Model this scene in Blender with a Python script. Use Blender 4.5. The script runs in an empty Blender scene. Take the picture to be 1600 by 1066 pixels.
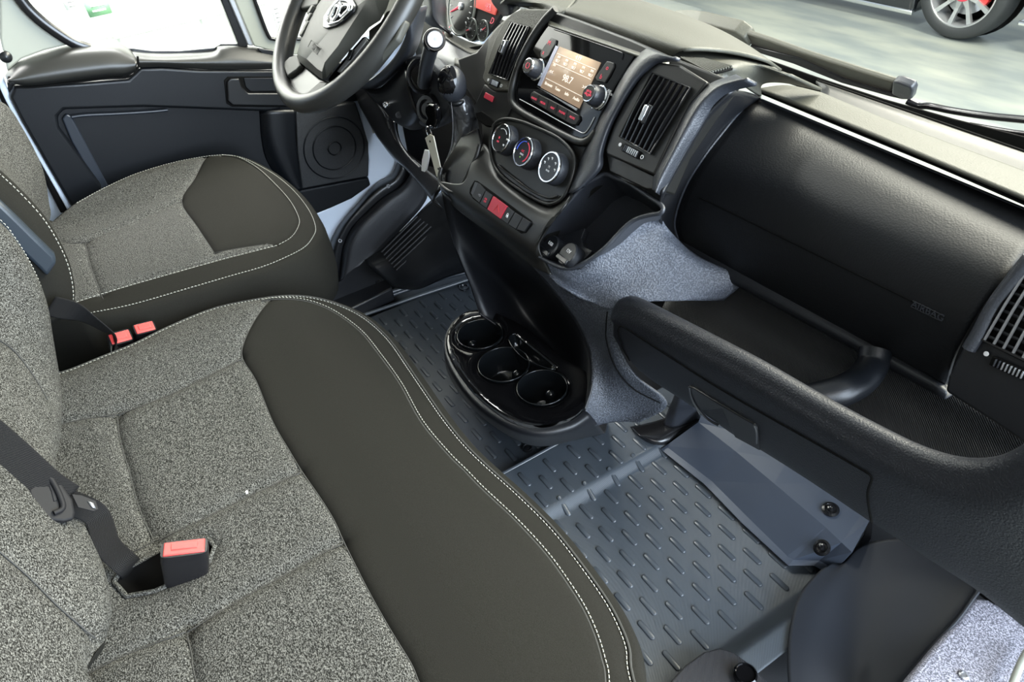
import bpy, bmesh, math, random
from mathutils import Vector, Matrix, geometry
import numpy as np
random.seed(7)
PI = math.pi
COL = bpy.context.scene.collection
SC = bpy.context.scene

# ---------------------------------------------------------------- camera
CAM = Vector((0.92, 0.0, 1.32))
FPX = 1109.0
ROT = Matrix.Rotation(math.radians(62.2), 3, 'Z') @ Matrix.Rotation(math.radians(50.1), 3, 'X') @ Matrix.Rotation(math.radians(-6.46), 3, 'Z')
cam_data = bpy.data.cameras.new('camera')
cam_data.sensor_width = 36.0
cam_data.lens = 36.0 * FPX / 1600.0
cam_data.clip_start = 0.02
cam_data.clip_end = 200
cam = bpy.data.objects.new('camera', cam_data)
cam.matrix_world = Matrix.Translation(CAM) @ ROT.to_4x4()
COL.objects.link(cam)
SC.camera = cam

# ---------------------------------------------------------------- world, lights, exposure
SC.view_settings.view_transform = 'Standard'
SC.view_settings.look = 'None'
SC.view_settings.gamma = 1
SC.view_settings.use_curve_mapping = False
SC.view_settings.exposure = -0.30
world = bpy.data.worlds.new('world')
SC.world = world
world.use_nodes = True
wn = world.node_tree
bg = wn.nodes['Background']
bg.inputs['Color'].default_value = (0.80, 0.90, 1.0, 1)
bg.inputs['Strength'].default_value = 0.9

def area(name, loc, target, sx, sy, power, color=(1, 1, 1), spread=180):
    l = bpy.data.lights.new(name, 'AREA')
    l.shape = 'RECTANGLE'; l.size = sx; l.size_y = sy; l.energy = power; l.color = color
    l.spread = math.radians(spread)
    o = bpy.data.objects.new(name, l)
    o.location = loc
    o.rotation_euler = (Vector(target) - Vector(loc)).to_track_quat('-Z', 'Y').to_euler()
    COL.objects.link(o)
    return o
# unseen area lamps added outside: passenger side daylight and fill through the windows
area('passenger_side_daylight', (3.1, 1.25, 1.5), (0.2, 0.2, 0.5), 2.2, 2.2, 450, (0.74, 0.86, 1.0))
area('windshield_fill', (0.6, 3.6, 3.4), (0, 0.7, 0.9), 5.0, 1.6, 1150, (1.0, 0.95, 0.82))
area('left_wall_fill', (-2.4, 0.2, 3.2), (-3.2, 0.4, 0.6), 3.0, 0.5, 500, (1.0, 0.99, 0.95), spread=150)
area('right_fill', (2.9, -0.6, 3.0), (0.2, 0.0, 0.6), 1.6, 1.6, 60, (1.0, 0.98, 0.94))

# ---------------------------------------------------------------- pixel rays on known planes of the cab
def ray(px, py):
    return ROT @ Vector(((px - 800.0) / FPX, -(py - 533.0) / FPX, -1.0))
def P(px, py, ax, v):
    d = ray(px, py); k = 'xyz'.index(ax)
    return CAM + d * ((v - CAM[k]) / d[k])
class Frame:
    """a plane in the cab: origin, in-plane axes U, V and normal N, with an optional bulge h(u, v)"""
    def __init__(s, O, U, V, h=None):
        s.O = Vector(O); s.U = Vector(U).normalized()
        V = Vector(V); s.V = (V - s.U * V.dot(s.U)).normalized()
        s.N = s.U.cross(s.V); s.h = h
    def at(s, u, v, n=0.0):
        hh = s.h(u, v) if s.h else 0.0
        return s.O + s.U * u + s.V * v + s.N * (n + hh)
    def uv(s, px, py, n=0.0):
        d = ray(px, py)
        if not s.h:
            t = (s.O + s.N * n - CAM).dot(s.N) / d.dot(s.N)
            q = CAM + d * t - s.O
            return (q.dot(s.U), q.dot(s.V))
        def g(t):
            q = CAM + d * t - s.O
            return q.dot(s.N) - n - s.h(q.dot(s.U), q.dot(s.V))
        lo = 0.25; best = (1e9, lo); t = lo; glo = g(lo); hit = None
        while t < 4.0:
            t2 = t * 1.02; v = g(t2)
            if abs(v) < best[0]: best = (abs(v), t2)
            if glo * v <= 0: hit = (t, t2); break
            t = t2; glo = v
        if hit:
            a, b = hit; ga = g(a)
            for _ in range(30):
                m_ = (a + b) / 2; gm = g(m_)
                if ga * gm <= 0: b = m_
                else: a = m_; ga = gm
            t = (a + b) / 2
        else: t = best[1]
        q = CAM + d * t - s.O
        return (q.dot(s.U), q.dot(s.V))
    def p(s, px, py, n=0.0):
        u, v = s.uv(px, py, n)
        return s.at(u, v, n)

# ---------------------------------------------------------------- materials
MATS = {}
def mat(name, base, rough=0.5, metal=0.0, spec=0.5, bump=None, emit=None, coat=0.0, mix=None, sheen=0.0, alpha=None, trans=0.0):
    """bump=(kind, scale, strength, distance); mix=(color2, scale, lo, hi) speckles the base colour"""
    m = bpy.data.materials.new(name); m.use_nodes = True
    nt = m.node_tree; b = nt.nodes['Principled BSDF']
    b.inputs['Base Color'].default_value = (*base, 1)
    b.inputs['Roughness'].default_value = rough
    b.inputs['Metallic'].default_value = metal
    b.inputs['Specular IOR Level'].default_value = spec
    b.inputs['Coat Weight'].default_value = coat
    b.inputs['Coat Roughness'].default_value = 0.05
    b.inputs['Sheen Weight'].default_value = sheen
    b.inputs['Transmission Weight'].default_value = trans
    tc = nt.nodes.new('ShaderNodeTexCoord')
    if mix:
        n = nt.nodes.new('ShaderNodeTexNoise'); n.inputs['Scale'].default_value = mix[1]; n.inputs['Detail'].default_value = 2
        nt.links.new(tc.outputs['Object'], n.inputs['Vector'])
        r = nt.nodes.new('ShaderNodeValToRGB')
        r.color_ramp.elements[0].position = mix[2]; r.color_ramp.elements[0].color = (*base, 1)
        r.color_ramp.elements[1].position = mix[3]; r.color_ramp.elements[1].color = (*mix[0], 1)
        nt.links.new(n.outputs['Fac'], r.inputs['Fac'])
        nt.links.new(r.outputs['Color'], b.inputs['Base Color'])
    if bump:
        kind, sc, st, dist = bump
        if kind == 'voronoi':
            n = nt.nodes.new('ShaderNodeTexVoronoi'); n.inputs['Scale'].default_value = sc; out = n.outputs['Distance']
        elif kind == 'weave':
            n = nt.nodes.new('ShaderNodeTexWave'); n.inputs['Scale'].default_value = sc; n.inputs['Distortion'].default_value = 0.6
            n.bands_direction = 'DIAGONAL'; out = n.outputs['Fac']
        else:
            n = nt.nodes.new('ShaderNodeTexNoise'); n.inputs['Scale'].default_value = sc; n.inputs['Detail'].default_value = 3; out = n.outputs['Fac']
        nt.links.new(tc.outputs['Object'], n.inputs['Vector'])
        bp = nt.nodes.new('ShaderNodeBump'); bp.inputs['Strength'].default_value = st; bp.inputs['Distance'].default_value = dist
        nt.links.new(out, bp.inputs['Height']); nt.links.new(bp.outputs['Normal'], b.inputs['Normal'])
    if emit:
        b.inputs['Emission Color'].default_value = (*emit[0], 1); b.inputs['Emission Strength'].default_value = emit[1]
    if alpha is not None:
        b.inputs['Alpha'].default_value = alpha
    MATS[name] = m
    return m

def fabric(name, dark, light, scale, lo, hi, bump=0.5):
    m = mat(name, dark, rough=0.95, spec=0.08)
    nt = m.node_tree; b = nt.nodes['Principled BSDF']; tc = nt.nodes['Texture Coordinate']
    mp = nt.nodes.new('ShaderNodeMapping'); mp.inputs['Scale'].default_value = (1.0, 1.7, 1.2)
    nt.links.new(tc.outputs['Object'], mp.inputs['Vector'])
    n = nt.nodes.new('ShaderNodeTexNoise'); n.inputs['Scale'].default_value = scale; n.inputs['Detail'].default_value = 3; n.inputs['Roughness'].default_value = 0.7
    nt.links.new(mp.outputs['Vector'], n.inputs['Vector'])
    r = nt.nodes.new('ShaderNodeValToRGB')
    r.color_ramp.elements[0].position = lo; r.color_ramp.elements[0].color = (*dark, 1)
    r.color_ramp.elements[1].position = hi; r.color_ramp.elements[1].color = (*light, 1)
    nt.links.new(n.outputs['Fac'], r.inputs['Fac']); nt.links.new(r.outputs['Color'], b.inputs['Base Color'])
    bp = nt.nodes.new('ShaderNodeBump'); bp.inputs['Strength'].default_value = bump; bp.inputs['Distance'].default_value = 0.0012
    nt.links.new(n.outputs['Fac'], bp.inputs['Height']); nt.links.new(bp.outputs['Normal'], b.inputs['Normal'])
    return m

fabric('tweed', (0.009, 0.009, 0.008), (0.190, 0.190, 0.178), 520, 0.45, 0.68, 0.7)
fabric('dark_cloth', (0.0075, 0.0073, 0.006), (0.020, 0.0196, 0.017), 900, 0.3, 0.75, 0.3)
mat('thread', (0.34, 0.34, 0.30), 0.7)
mat('dark_thread', (0.03, 0.03, 0.028), 0.8)
mat('plastic', (0.0075, 0.0083, 0.0105), 0.40, spec=0.45, bump=('noise', 900, 0.35, 0.0006))
mat('grain', (0.012, 0.013, 0.016), 0.45, spec=0.55, bump=('noise', 650, 0.55, 0.001))
mat('leather_grain', (0.0058, 0.0064, 0.0075), 0.50, spec=0.3, bump=('voronoi', 420, 0.25, 0.0008))
mat('smooth_plastic', (0.006, 0.0066, 0.008), 0.30, spec=0.5)
mat('satin_black', (0.008, 0.008, 0.009), 0.22, spec=0.5)
mat('gloss_black', (0.003, 0.003, 0.0035), 0.06, spec=0.35)
mat('void_black', (0.003, 0.003, 0.003), 0.8, spec=0.1)
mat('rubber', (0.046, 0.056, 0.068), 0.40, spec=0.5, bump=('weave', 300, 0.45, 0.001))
mat('rubber_ridge', (0.046, 0.054, 0.064), 0.30, spec=0.5)
mat('wheel_rubber', (0.020, 0.020, 0.0185), 0.38, spec=0.5, bump=('noise', 700, 0.12, 0.0005))
mat('hub_plastic', (0.040, 0.040, 0.034), 0.5, spec=0.4, bump=('noise', 900, 0.15, 0.0005))
mat('leather', (0.026, 0.027, 0.030), 0.28, spec=1.0, bump=('noise', 60, 0.6, 0.006))
mat('chrome', (0.85, 0.86, 0.88), 0.12, metal=1.0)
mat('silver', (0.45, 0.46, 0.48), 0.35, metal=0.8)
mat('white_mark', (0.75, 0.75, 0.75), 0.5)
mat('grey_mark', (0.25, 0.25, 0.26), 0.5)
mat('red_mark', (0.75, 0.05, 0.09), 0.5)
mat('blue_mark', (0.06, 0.12, 0.7), 0.5)
mat('green_mark', (0.35, 0.7, 0.15), 0.5)
mat('hazard_red', (0.52, 0.035, 0.06), 0.4, spec=0.4)
mat('buckle_red', (0.60, 0.05, 0.045), 0.38)
mat('body_paint', (0.72, 0.80, 0.92), 0.35, spec=0.5, coat=0.4)
mat('cream_paint', (0.30, 0.31, 0.265), 0.45, spec=0.5)
mat('steel_grey', (0.040, 0.050, 0.070), 0.42, spec=0.5)
mat('webbing', (0.0065, 0.0065, 0.007), 0.7, spec=0.15, bump=('weave', 500, 0.6, 0.001))
mat('matte_black', (0.010, 0.010, 0.011), 0.6, spec=0.15)
mat('ivory_tag', (0.62, 0.60, 0.50), 0.5)

# ---------------------------------------------------------------- mesh helpers
ORG = {}
def org(o):
    while o is not None and o.name not in ORG: o = o.parent
    return ORG[o.name] if o is not None else Vector((0, 0, 0))
def tag(o, label=None, cat=None, group=None, kind=None):
    if label: o['label'] = label
    if cat: o['category'] = cat
    if group: o['group'] = group
    if kind: o['kind'] = kind
    return o
def thing(name, loc, label, cat, group=None):
    o = bpy.data.objects.new(name, None); COL.objects.link(o)
    o.empty_display_size = 0.05
    o.location = loc; ORG[o.name] = Vector(loc)
    return tag(o, label, cat, group)
def mk(name, verts, faces, m, parent=None, smooth=True, bevel=None, solid=None, sub=0, label=None, mi=None, loc=None, auto=None, bseg=3):
    verts = [Vector(v) for v in verts]
    if parent is not None: o0 = org(parent)
    elif loc is not None: o0 = Vector(loc)
    else:
        o0 = Vector((sum(v.x for v in verts) / len(verts), sum(v.y for v in verts) / len(verts), min(v.z for v in verts)))
    me = bpy.data.meshes.new(name)
    me.from_pydata([tuple(v - o0) for v in verts], [], faces)
    ms = m if isinstance(m, (list, tuple)) else [m]
    for q in ms: me.materials.append(MATS[q] if isinstance(q, str) else q)
    if mi:
        for f, k in zip(me.polygons, mi): f.material_index = k
    if smooth:
        for f in me.polygons: f.use_smooth = True
    me.update()
    o = bpy.data.objects.new(name, me); COL.objects.link(o)
    if parent is not None: o.parent = parent
    else:
        o.location = o0; ORG[o.name] = o0
    if solid:
        md = o.modifiers.new('solid', 'SOLIDIFY'); md.thickness = solid; md.offset = -1
    if bevel:
        md = o.modifiers.new('bevel', 'BEVEL'); md.width = bevel; md.segments = bseg; md.limit_method = 'ANGLE'; md.angle_limit = math.radians(35)
        md.harden_normals = False
    if sub:
        md = o.modifiers.new('sub', 'SUBSURF'); md.levels = sub; md.render_levels = sub
    if auto is not None or (smooth and bevel):
        a = math.radians(auto if auto else 40)
        bm = bmesh.new(); bm.from_mesh(me)
        for e in bm.edges:
            if len(e.link_faces) == 2 and e.calc_face_angle(0) > a: e.smooth = False
        bm.to_mesh(me); bm.free()
    if label: o['label'] = label
    return o
def merge(parts):
    V, F = [], []
    for v, f in parts:
        n = len(V); V += list(v); F += [tuple(i + n for i in q) for q in f]
    return V, F
def spl(pts, n=8, closed=False):
    pts = [Vector(p) for p in pts]; N = len(pts); out = []
    if N < 3 and not closed:
        return [pts[0].lerp(pts[-1], i / n) for i in range(n + 1)]
    rng = N if closed else N - 1
    for i in range(rng):
        if closed: p0, p1, p2, p3 = pts[(i - 1) % N], pts[i], pts[(i + 1) % N], pts[(i + 2) % N]
        else:
            p1, p2 = pts[i], pts[i + 1]
            p0 = pts[i - 1] if i else p1 * 2 - p2
            p3 = pts[i + 2] if i + 2 < N else p2 * 2 - p1
        for k in range(n):
            t = k / n
            out.append(0.5 * ((2 * p1) + (p2 - p0) * t + (2 * p0 - 5 * p1 + 4 * p2 - p3) * t * t + (3 * p1 - p0 - 3 * p2 + p3) * t ** 3))
    if not closed: out.append(pts[-1])
    return out
def tube_g(pts, r, seg=10, closed=False, cap=True, flat=None, up=None):
    pts = [Vector(p) for p in pts]; n = len(pts); V, F = [], []
    rs = r if isinstance(r, (list, tuple)) else [r] * n
    nrm = None
    for i, p in enumerate(pts):
        a = pts[(i - 1) % n] if (closed or i > 0) else p
        b = pts[(i + 1) % n] if (closed or i < n - 1) else p
        t = (b - a).normalized()
        if nrm is None:
            ref = Vector(up) if up else (Vector((0, 0, 1)) if abs(t.z) < 0.9 else Vector((1, 0, 0)))
            nrm = (ref - t * ref.dot(t)).normalized()
        else:
            q = Vector(up) if up else nrm
            nrm = (q - t * q.dot(t)).normalized()
        bi = t.cross(nrm)
        fl = flat if flat else 1.0
        for k in range(seg):
            a_ = 2 * PI * k / seg
            V.append(p + nrm * (math.cos(a_) * rs[i] * fl) + bi * (math.sin(a_) * rs[i]))
    rr = n if closed else n - 1
    for i in range(rr):
        for k in range(seg):
            F.append((i * seg + k, i * seg + (k + 1) % seg, ((i + 1) % n) * seg + (k + 1) % seg, ((i + 1) % n) * seg + k))
    if cap and not closed:
        F.append(tuple(range(seg))[::-1]); F.append(tuple((n - 1) * seg + k for k in range(seg)))
    return V, F
def tube(name, pts, r, m, parent=None, seg=10, closed=False, label=None, **k):
    kk = {q: k.pop(q) for q in ('flat', 'up', 'cap') if q in k}
    V, F = tube_g(pts, r, seg, closed, **kk)
    return mk(name, V, F, m, parent, label=label, auto=50, **k)
def lathe_g(prof, O, ax, n=40, xref=None):
    O = Vector(O); ax = Vector(ax).normalized()
    ref = Vector(xref) if xref else (Vector((1, 0, 0)) if abs(ax.x) < 0.9 else Vector((0, 1, 0)))
    u = (ref - ax * ref.dot(ax)).normalized(); w = ax.cross(u); V, F = [], []
    for r, h in prof:
        for k in range(n):
            a = 2 * PI * k / n
            V.append(O + ax * h + u * (r * math.cos(a)) + w * (r * math.sin(a)))
    for i in range(len(prof) - 1):
        for k in range(n):
            F.append((i * n + k, i * n + (k + 1) % n, (i + 1) * n + (k + 1) % n, (i + 1) * n + k))
    if prof[0][0] > 1e-5: F.append(tuple(range(n))[::-1])
    if prof[-1][0] > 1e-5: F.append(tuple((len(prof) - 1) * n + k for k in range(n)))
    return V, F
def lathe(name, prof, O, ax, m, parent=None, n=40, **k):
    V, F = lathe_g(prof, O, ax, n)
    return mk(name, V, F, m, parent, auto=35, **k)
def box_g(c, size, U=(1, 0, 0), V_=(0, 1, 0)):
    U = Vector(U).normalized(); V_ = Vector(V_); V_ = (V_ - U * V_.dot(U)).normalized(); W = U.cross(V_); c = Vector(c)
    V = [c + U * (sx * size[0] / 2) + V_ * (sy * size[1] / 2) + W * (sz * size[2] / 2) for sz in (-1, 1) for sy in (-1, 1) for sx in (-1, 1)]
    F = [(0, 2, 3, 1), (4, 5, 7, 6), (0, 1, 5, 4), (2, 6, 7, 3), (0, 4, 6, 2), (1, 3, 7, 5)]
    return V, F
def box(name, c, size, m, parent=None, U=(1, 0, 0), V_=(0, 1, 0), bevel=0.002, **k):
    V, F = box_g(c, size, U, V_)
    return mk(name, V, F, m, parent, bevel=bevel, **k)
def norm_of(pts):
    n = Vector((0, 0, 0))
    for i in range(len(pts)):
        a, b = pts[i], pts[(i + 1) % len(pts)]
        n += a.cross(b)
    return n.normalized()
def plate_g(pts, t, n=None):
    """closed outline extruded by t away from the side that faces the camera (or along -n)"""
    pts = [Vector(p) for p in pts]
    c = sum(pts, Vector()) / len(pts)
    o = norm_of([p - c for p in pts])
    if n is None:
        n = o if o.dot(CAM - c) > 0 else -o
    n = Vector(n).normalized()
    if o.dot(n) < 0: pts = pts[::-1]
    k = len(pts)
    V = pts + [p - n * t for p in pts]
    F = [tuple(range(k)), tuple(range(2 * k - 1, k - 1, -1))] + [((i + 1) % k, i, k + i, k + (i + 1) % k) for i in range(k)]
    return V, F
def plate(name, pts, t, m, parent=None, n=None, bevel=0.001, **k):
    V, F = plate_g(pts, t, n)
    return mk(name, V, F, m, parent, bevel=bevel, **k)
def patch_g(rows, nu=6, nv=6, closed=False):
    rows = [spl(r, nu, closed) for r in rows]
    cols = [spl([r[i] for r in rows], nv) for i in range(len(rows[0]))]
    W = len(cols); H = len(cols[0]); V = [cols[i][j] for j in range(H) for i in range(W)]; F = []
    for j in range(H - 1):
        for i in range(W if closed else W - 1):
            i2 = (i + 1) % W
            F.append((j * W + i, j * W + i2, (j + 1) * W + i2, (j + 1) * W + i))
    return V, F
def orient(V, F):
    """make the majority of faces look at the camera"""
    s = 0
    for f in F:
        a, b, c = V[f[0]], V[f[1]], V[f[2]]
        n = (b - a).cross(c - a)
        s += n.dot(CAM - a)
    return (V, F) if s > 0 else (V, [tuple(reversed(f)) for f in F])
def patch(name, rows, m, parent=None, nu=6, nv=6, thick=0.004, closed=False, **k):
    V, F = patch_g(rows, nu, nv, closed)
    V, F = orient(V, F)
    return mk(name, V, F, m, parent, solid=thick, auto=k.pop('auto', 60), **k)
def text(name, s, O, U, V_, size, m, parent, depth=0.0004, align='CENTER', squeeze=1.0):
    cu = bpy.data.curves.new(name, 'FONT'); cu.body = s; cu.size = size; cu.extrude = depth
    cu.align_x = align; cu.align_y = 'CENTER'; cu.resolution_u = 3
    t = bpy.data.objects.new('tmp', cu); COL.objects.link(t)
    dg = bpy.context.evaluated_depsgraph_get(); me = bpy.data.meshes.new_from_object(t.evaluated_get(dg))
    bpy.data.objects.remove(t)
    U = Vector(U).normalized(); V_ = Vector(V_); V_ = (V_ - U * V_.dot(U)).normalized(); N = U.cross(V_)
    V = [Vector(O) + U * (v.co.x * squeeze) + V_ * v.co.y + N * v.co.z for v in me.vertices]
    F = [tuple(p.vertices) for p in me.polygons]
    bpy.data.meshes.remove(me)
    return mk(name, V, F, m, parent, smooth=False)

def resample(poly, step, closed):
    pts = [Vector((p[0], p[1])) for p in poly]
    out = []; n = len(pts)
    for i in range(n if closed else n - 1):
        a, b = pts[i], pts[(i + 1) % n]; L = (b - a).length; k = max(1, int(round(L / step)))
        for j in range(k): out.append(a.lerp(b, j / k))
    if not closed: out.append(pts[-1])
    return out
def inside(p, poly):
    x, y = p; c = False; n = len(poly); j = n - 1
    for i in range(n):
        xi, yi = poly[i][0], poly[i][1]; xj, yj = poly[j][0], poly[j][1]
        if (yi > y) != (yj > y) and x < (xj - xi) * (y - yi) / (yj - yi) + xi: c = not c
        j = i
    return c
def inside_np(Q, poly):
    Q = np.asarray(Q, float)
    if len(Q) == 0: return np.zeros(0, bool)
    c = np.zeros(len(Q), bool); A = [(p[0], p[1]) for p in poly]; n = len(A)
    for i in range(n):
        (xi, yi), (xj, yj) = A[i], A[i - 1]
        if yi == yj: continue
        m = ((yi > Q[:, 1]) != (yj > Q[:, 1])) & (Q[:, 0] < (xj - xi) * (Q[:, 1] - yi) / (yj - yi) + xi)
        c ^= m
    return c
def seg_dist(Q, poly, closed=False):
    A = np.array([(p[0], p[1]) for p in poly]); B = np.roll(A, -1, 0)
    if not closed: A, B = A[:-1], B[:-1]
    out = np.full(len(Q), 1e9)
    for a, b in zip(A, B):
        ab = b - a; L = ab @ ab + 1e-12
        t = np.clip(((Q - a) @ ab) / L, 0, 1)
        d = np.hypot(*(Q - a - t[:, None] * ab).T); out = np.minimum(out, d)
    return out
def sheet(fr, outline, seams, step, regions, parent, skirt=None, edge=(0.006, 0.012), names=None, extra=None, holes=()):
    """a padded surface over frame fr: seams=[(polyline, depth, width)] press grooves, regions=[(name, polygon|None, material, label)]"""
    ol = resample(outline, step * 0.8, True)
    co, ed, cand = [], [], []
    print('sheet', min(p.x for p in ol), max(p.x for p in ol), min(p.y for p in ol), max(p.y for p in ol), len(ol), flush=True)
    def add(poly, closed):
        s = len(co)
        for p in poly: co.append(Vector((p[0], p[1])))
        k = len(poly)
        for i in range(k if closed else k - 1): ed.append((s + i, s + (i + 1) % k))
    add(ol, True); face = [list(range(len(ol)))]
    cons = [np.array([tuple(p) for p in ol])]
    for s in list(seams) + [(h, 0, 0.01, True) for h in holes]:
        cl = len(s) > 3 and s[3]
        rs = resample(s[0], step * 0.8, cl); add(rs, cl); cons.append(np.array([tuple(p) for p in rs]))
        for sg in (-1, 1):
            for w in (0.35, 0.9, 1.6):
                for i in range(1, len(rs) - 1):
                    t = (rs[i + 1] - rs[i - 1]); 
                    if t.length < 1e-9: continue
                    t.normalize(); q = rs[i] + Vector((-t.y, t.x)) * (sg * w * s[2])
                    cand.append(q)
    for w in (0.35, 0.9, 1.6):
        k = len(ol)
        for i in range(k):
            t = (ol[(i + 1) % k] - ol[i - 1]).normalized()
            for sg in (-1, 1):
                q = ol[i] + Vector((-t.y, t.x)) * (sg * w * edge[1])
                cand.append(q)
    allc = np.concatenate(cons)
    us = [p.x for p in ol]; vs = [p.y for p in ol]
    u = min(us) + step / 2; row = 0
    grid = []
    while u < max(us):
        v = min(vs) + step * (0.25 if row % 2 else 0.75)
        while v < max(vs):
            grid.append((u, v)); v += step
        u += step * 0.87; row += 1
    G = np.array(grid)
    keep = np.ones(len(G), bool)
    for i0 in range(0, len(G), 2000):
        d = np.min(np.hypot(G[i0:i0 + 2000, None, 0] - allc[None, :, 0], G[i0:i0 + 2000, None, 1] - allc[None, :, 1]), 1)
        keep[i0:i0 + 2000] = d > step * 0.45
    cand = [tuple(q) for q in cand] + [tuple(g) for g in G[keep]]
    ok = inside_np(cand, ol)
    for q, o_ in zip(cand, ok):
        if o_: co.append(Vector(q))
    r = geometry.delaunay_2d_cdt(co, ed, face, 1, 1e-6)
    vc, fc = r[0], r[2]
    Q = np.array([tuple(v) for v in vc])
    dep = np.zeros(len(Q))
    for s in seams:
        d = seg_dist(Q, s[0], len(s) > 3 and s[3])
        dep -= s[1] * np.exp(-(d / s[2]))
    de = seg_dist(Q, [tuple(p) for p in ol], True)
    dep -= edge[0] * np.exp(-(de / edge[1]) ** 1.5)
    for h in holes: dep -= 0.006 * np.exp(-seg_dist(Q, h, True) / 0.006)
    if extra: dep += np.array([extra(a, b) for a, b in Q])
    V3 = [fr.at(q[0], q[1], d) for q, d in zip(Q, dep)]
    # smooth shared normals come from one mesh; split it into one object per region afterwards
    groups = {}
    cen = np.array([Q[list(f)].mean(0) for f in fc])
    hol = np.zeros(len(fc), bool)
    for h in holes: hol |= inside_np(cen, h)
    own = np.full(len(fc), -1)
    for gi, (nm, poly, m, lb) in enumerate(regions):
        mk_ = (own < 0) & (~hol)
        if poly is not None: mk_ &= inside_np(cen, poly)
        own[mk_] = gi
    for f, gi in zip(fc, own):
        if gi >= 0: groups.setdefault(int(gi), []).append(tuple(f))
    objs = []
    for gi, fs in sorted(groups.items()):
        nm, poly, m, lb = regions[gi]
        ids = sorted({i for f in fs for i in f}); mp = {a: b for b, a in enumerate(ids)}
        VV = [V3[i] for i in ids]; FF = [tuple(mp[i] for i in f) for f in fs]
        a, b, c = (VV[FF[0][i]] for i in range(3))
        if (b - a).cross(c - a).dot(fr.N) < 0: FF = [tuple(reversed(f)) for f in FF]
        objs.append(mk(nm, VV, FF, m, parent, label=lb))
    if skirt:
        nm, m, prof, lb = skirt
        k = len(ol); area2 = sum(ol[i].x * ol[(i + 1) % k].y - ol[(i + 1) % k].x * ol[i].y for i in range(k))
        sg = 1 if area2 > 0 else -1
        V, F = [], []
        for j, (out, drop) in enumerate([(0, 0)] + list(prof)):
            for i in range(k):
                t = (ol[(i + 2) % k] - ol[i - 2]).normalized(); nn = Vector((t.y, -t.x)) * sg
                q = ol[i] + nn * out
                base = fr.at(ol[i].x, ol[i].y, -edge[0])
                V.append(base + fr.U * (nn.x * out) + fr.V * (nn.y * out) - fr.N * drop)
        for j in range(len(prof)):
            for i in range(k):
                F.append((j * k + i, j * k + (i + 1) % k, (j + 1) * k + (i + 1) % k, (j + 1) * k + i))
        if sg > 0: F = [tuple(reversed(f)) for f in F]
        objs.append(mk(nm, V, F, m, parent, label=lb))
    return objs
def stitches(name, fr, polys, parent, m='thread', L=0.0042, gap=0.0022, r=0.0006, n=0.0005, depth=None):
    parts = []
    for poly in polys:
        pts = [Vector((p[0], p[1])) for p in poly]
        cur = 0.0; acc = 0.0
        rs = resample(poly, 0.001, False); i = 0; k = int(L / 0.001); g = max(1, int(gap / 0.001))
        while i + k < len(rs):
            a, b = rs[i], rs[i + k]; mid = (a + b) / 2
            dn = depth(mid) if depth else 0
            A, M, B = fr.at(a.x, a.y, n + dn - r), fr.at(mid.x, mid.y, n + dn + r * 0.6), fr.at(b.x, b.y, n + dn - r)
            parts.append(tube_g([A, M, B], r, 5))
            i += k + g
    V, F = merge(parts)
    return mk(name, V, F, m, parent)
def welt(name, fr, poly, parent, m, r=0.0015, n=0.0, closed=False):
    rs = resample(poly, 0.006, closed)
    return tube(name, [fr.at(p.x, p.y, n) for p in rs], r, m, parent, seg=6, closed=closed)
# ================================================================ SEATS
def s2(pts, n=5, closed=False):
    return [(p.x, p.y) for p in spl([(a, b, 0) for a, b in pts], n, closed)]

# ---- twin passenger bench
bench = thing('passenger_bench', (0.28, 0.0, 0.0), 'wide two-person bench seat in speckled grey fabric with dark front bolster, beside the rubber-matted footwell', 'car seat')
def bench_h(u, v):
    h = 0.0
    if v > 0.10: h -= 1.3 * (v - 0.10) ** 2
    h += 0.012 * math.exp(-((u + 0.17) / 0.07) ** 2) * (1 if v < 0.1 else math.exp(-((v - 0.1) / 0.1) ** 2))
    return h
BF = Frame((0, 0, 0.60), (1, 0, 0), (0, 1, 0), bench_h)
def B(l): return [BF.uv(x, y) for x, y in l]
edge_px = [(90, 582), (158, 556), (210, 535), (263, 509), (338, 479), (420, 463), (480, 462), (528, 474), (570, 495), (608, 529), (640, 574), (668, 615), (696, 655), (728, 694), (764, 729), (812, 772), (866, 826), (912, 884), (950, 938), (972, 980), (984, 1014), (990, 1060)]
edge_uv = s2([(-0.262, -0.32)] + B(edge_px) + [(0.76, 0.19), (0.80, 0.14), (0.82, 0.05), (0.82, -0.32)], 4)
front_px = [(421, 465), (398, 494), (380, 530), (377, 556), (398, 591), (424, 655), (450, 700), (470, 733), (499, 775), (520, 809), (536, 844), (572, 916), (608, 980), (640, 1032), (652, 1060)]
front_uv = s2(B(front_px), 4) + [(0.60, 0.04), (0.80, 0.06)]
sA = s2(B([(377, 556), (325, 583), (270, 610), (233, 625), (180, 645)]), 4)
sA2 = s2(B([(180, 645), (140, 650), (92, 660)]) + [(-0.105, -0.30)], 4)
sB = s2(B([(180, 645), (184, 681), (199, 734), (214, 790), (236, 839)]), 4)
sC = s2(B([(470, 733), (426, 753), (383, 773), (345, 792), (308, 810), (240, 842)]), 4)
sC2 = s2(B([(240, 842), (200, 862)]) + [(0.195, -0.25), (0.195, -0.30)], 3)
sD = s2(B([(536, 844), (500, 861), (460, 884), (420, 906), (380, 928), (335, 955), (288, 984)]), 4)
sD2 = s2(B([(288, 984), (224, 1008), (164, 1034)]) + [(0.345, -0.30)], 4)
sE = s2(B([(288, 984), (296, 1020), (304, 1066)]) + [(0.62, -0.155), (0.68, -0.15)], 4)
inner_px = [(408, 469), (440, 466), (480, 470), (520, 486), (561, 516), (592, 554), (624, 599), (656, 657), (697, 707), (726, 736), (751, 762), (800, 808), (850, 862), (885, 910), (910, 950), (928, 990), (940, 1030), (946, 1066)]
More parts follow.
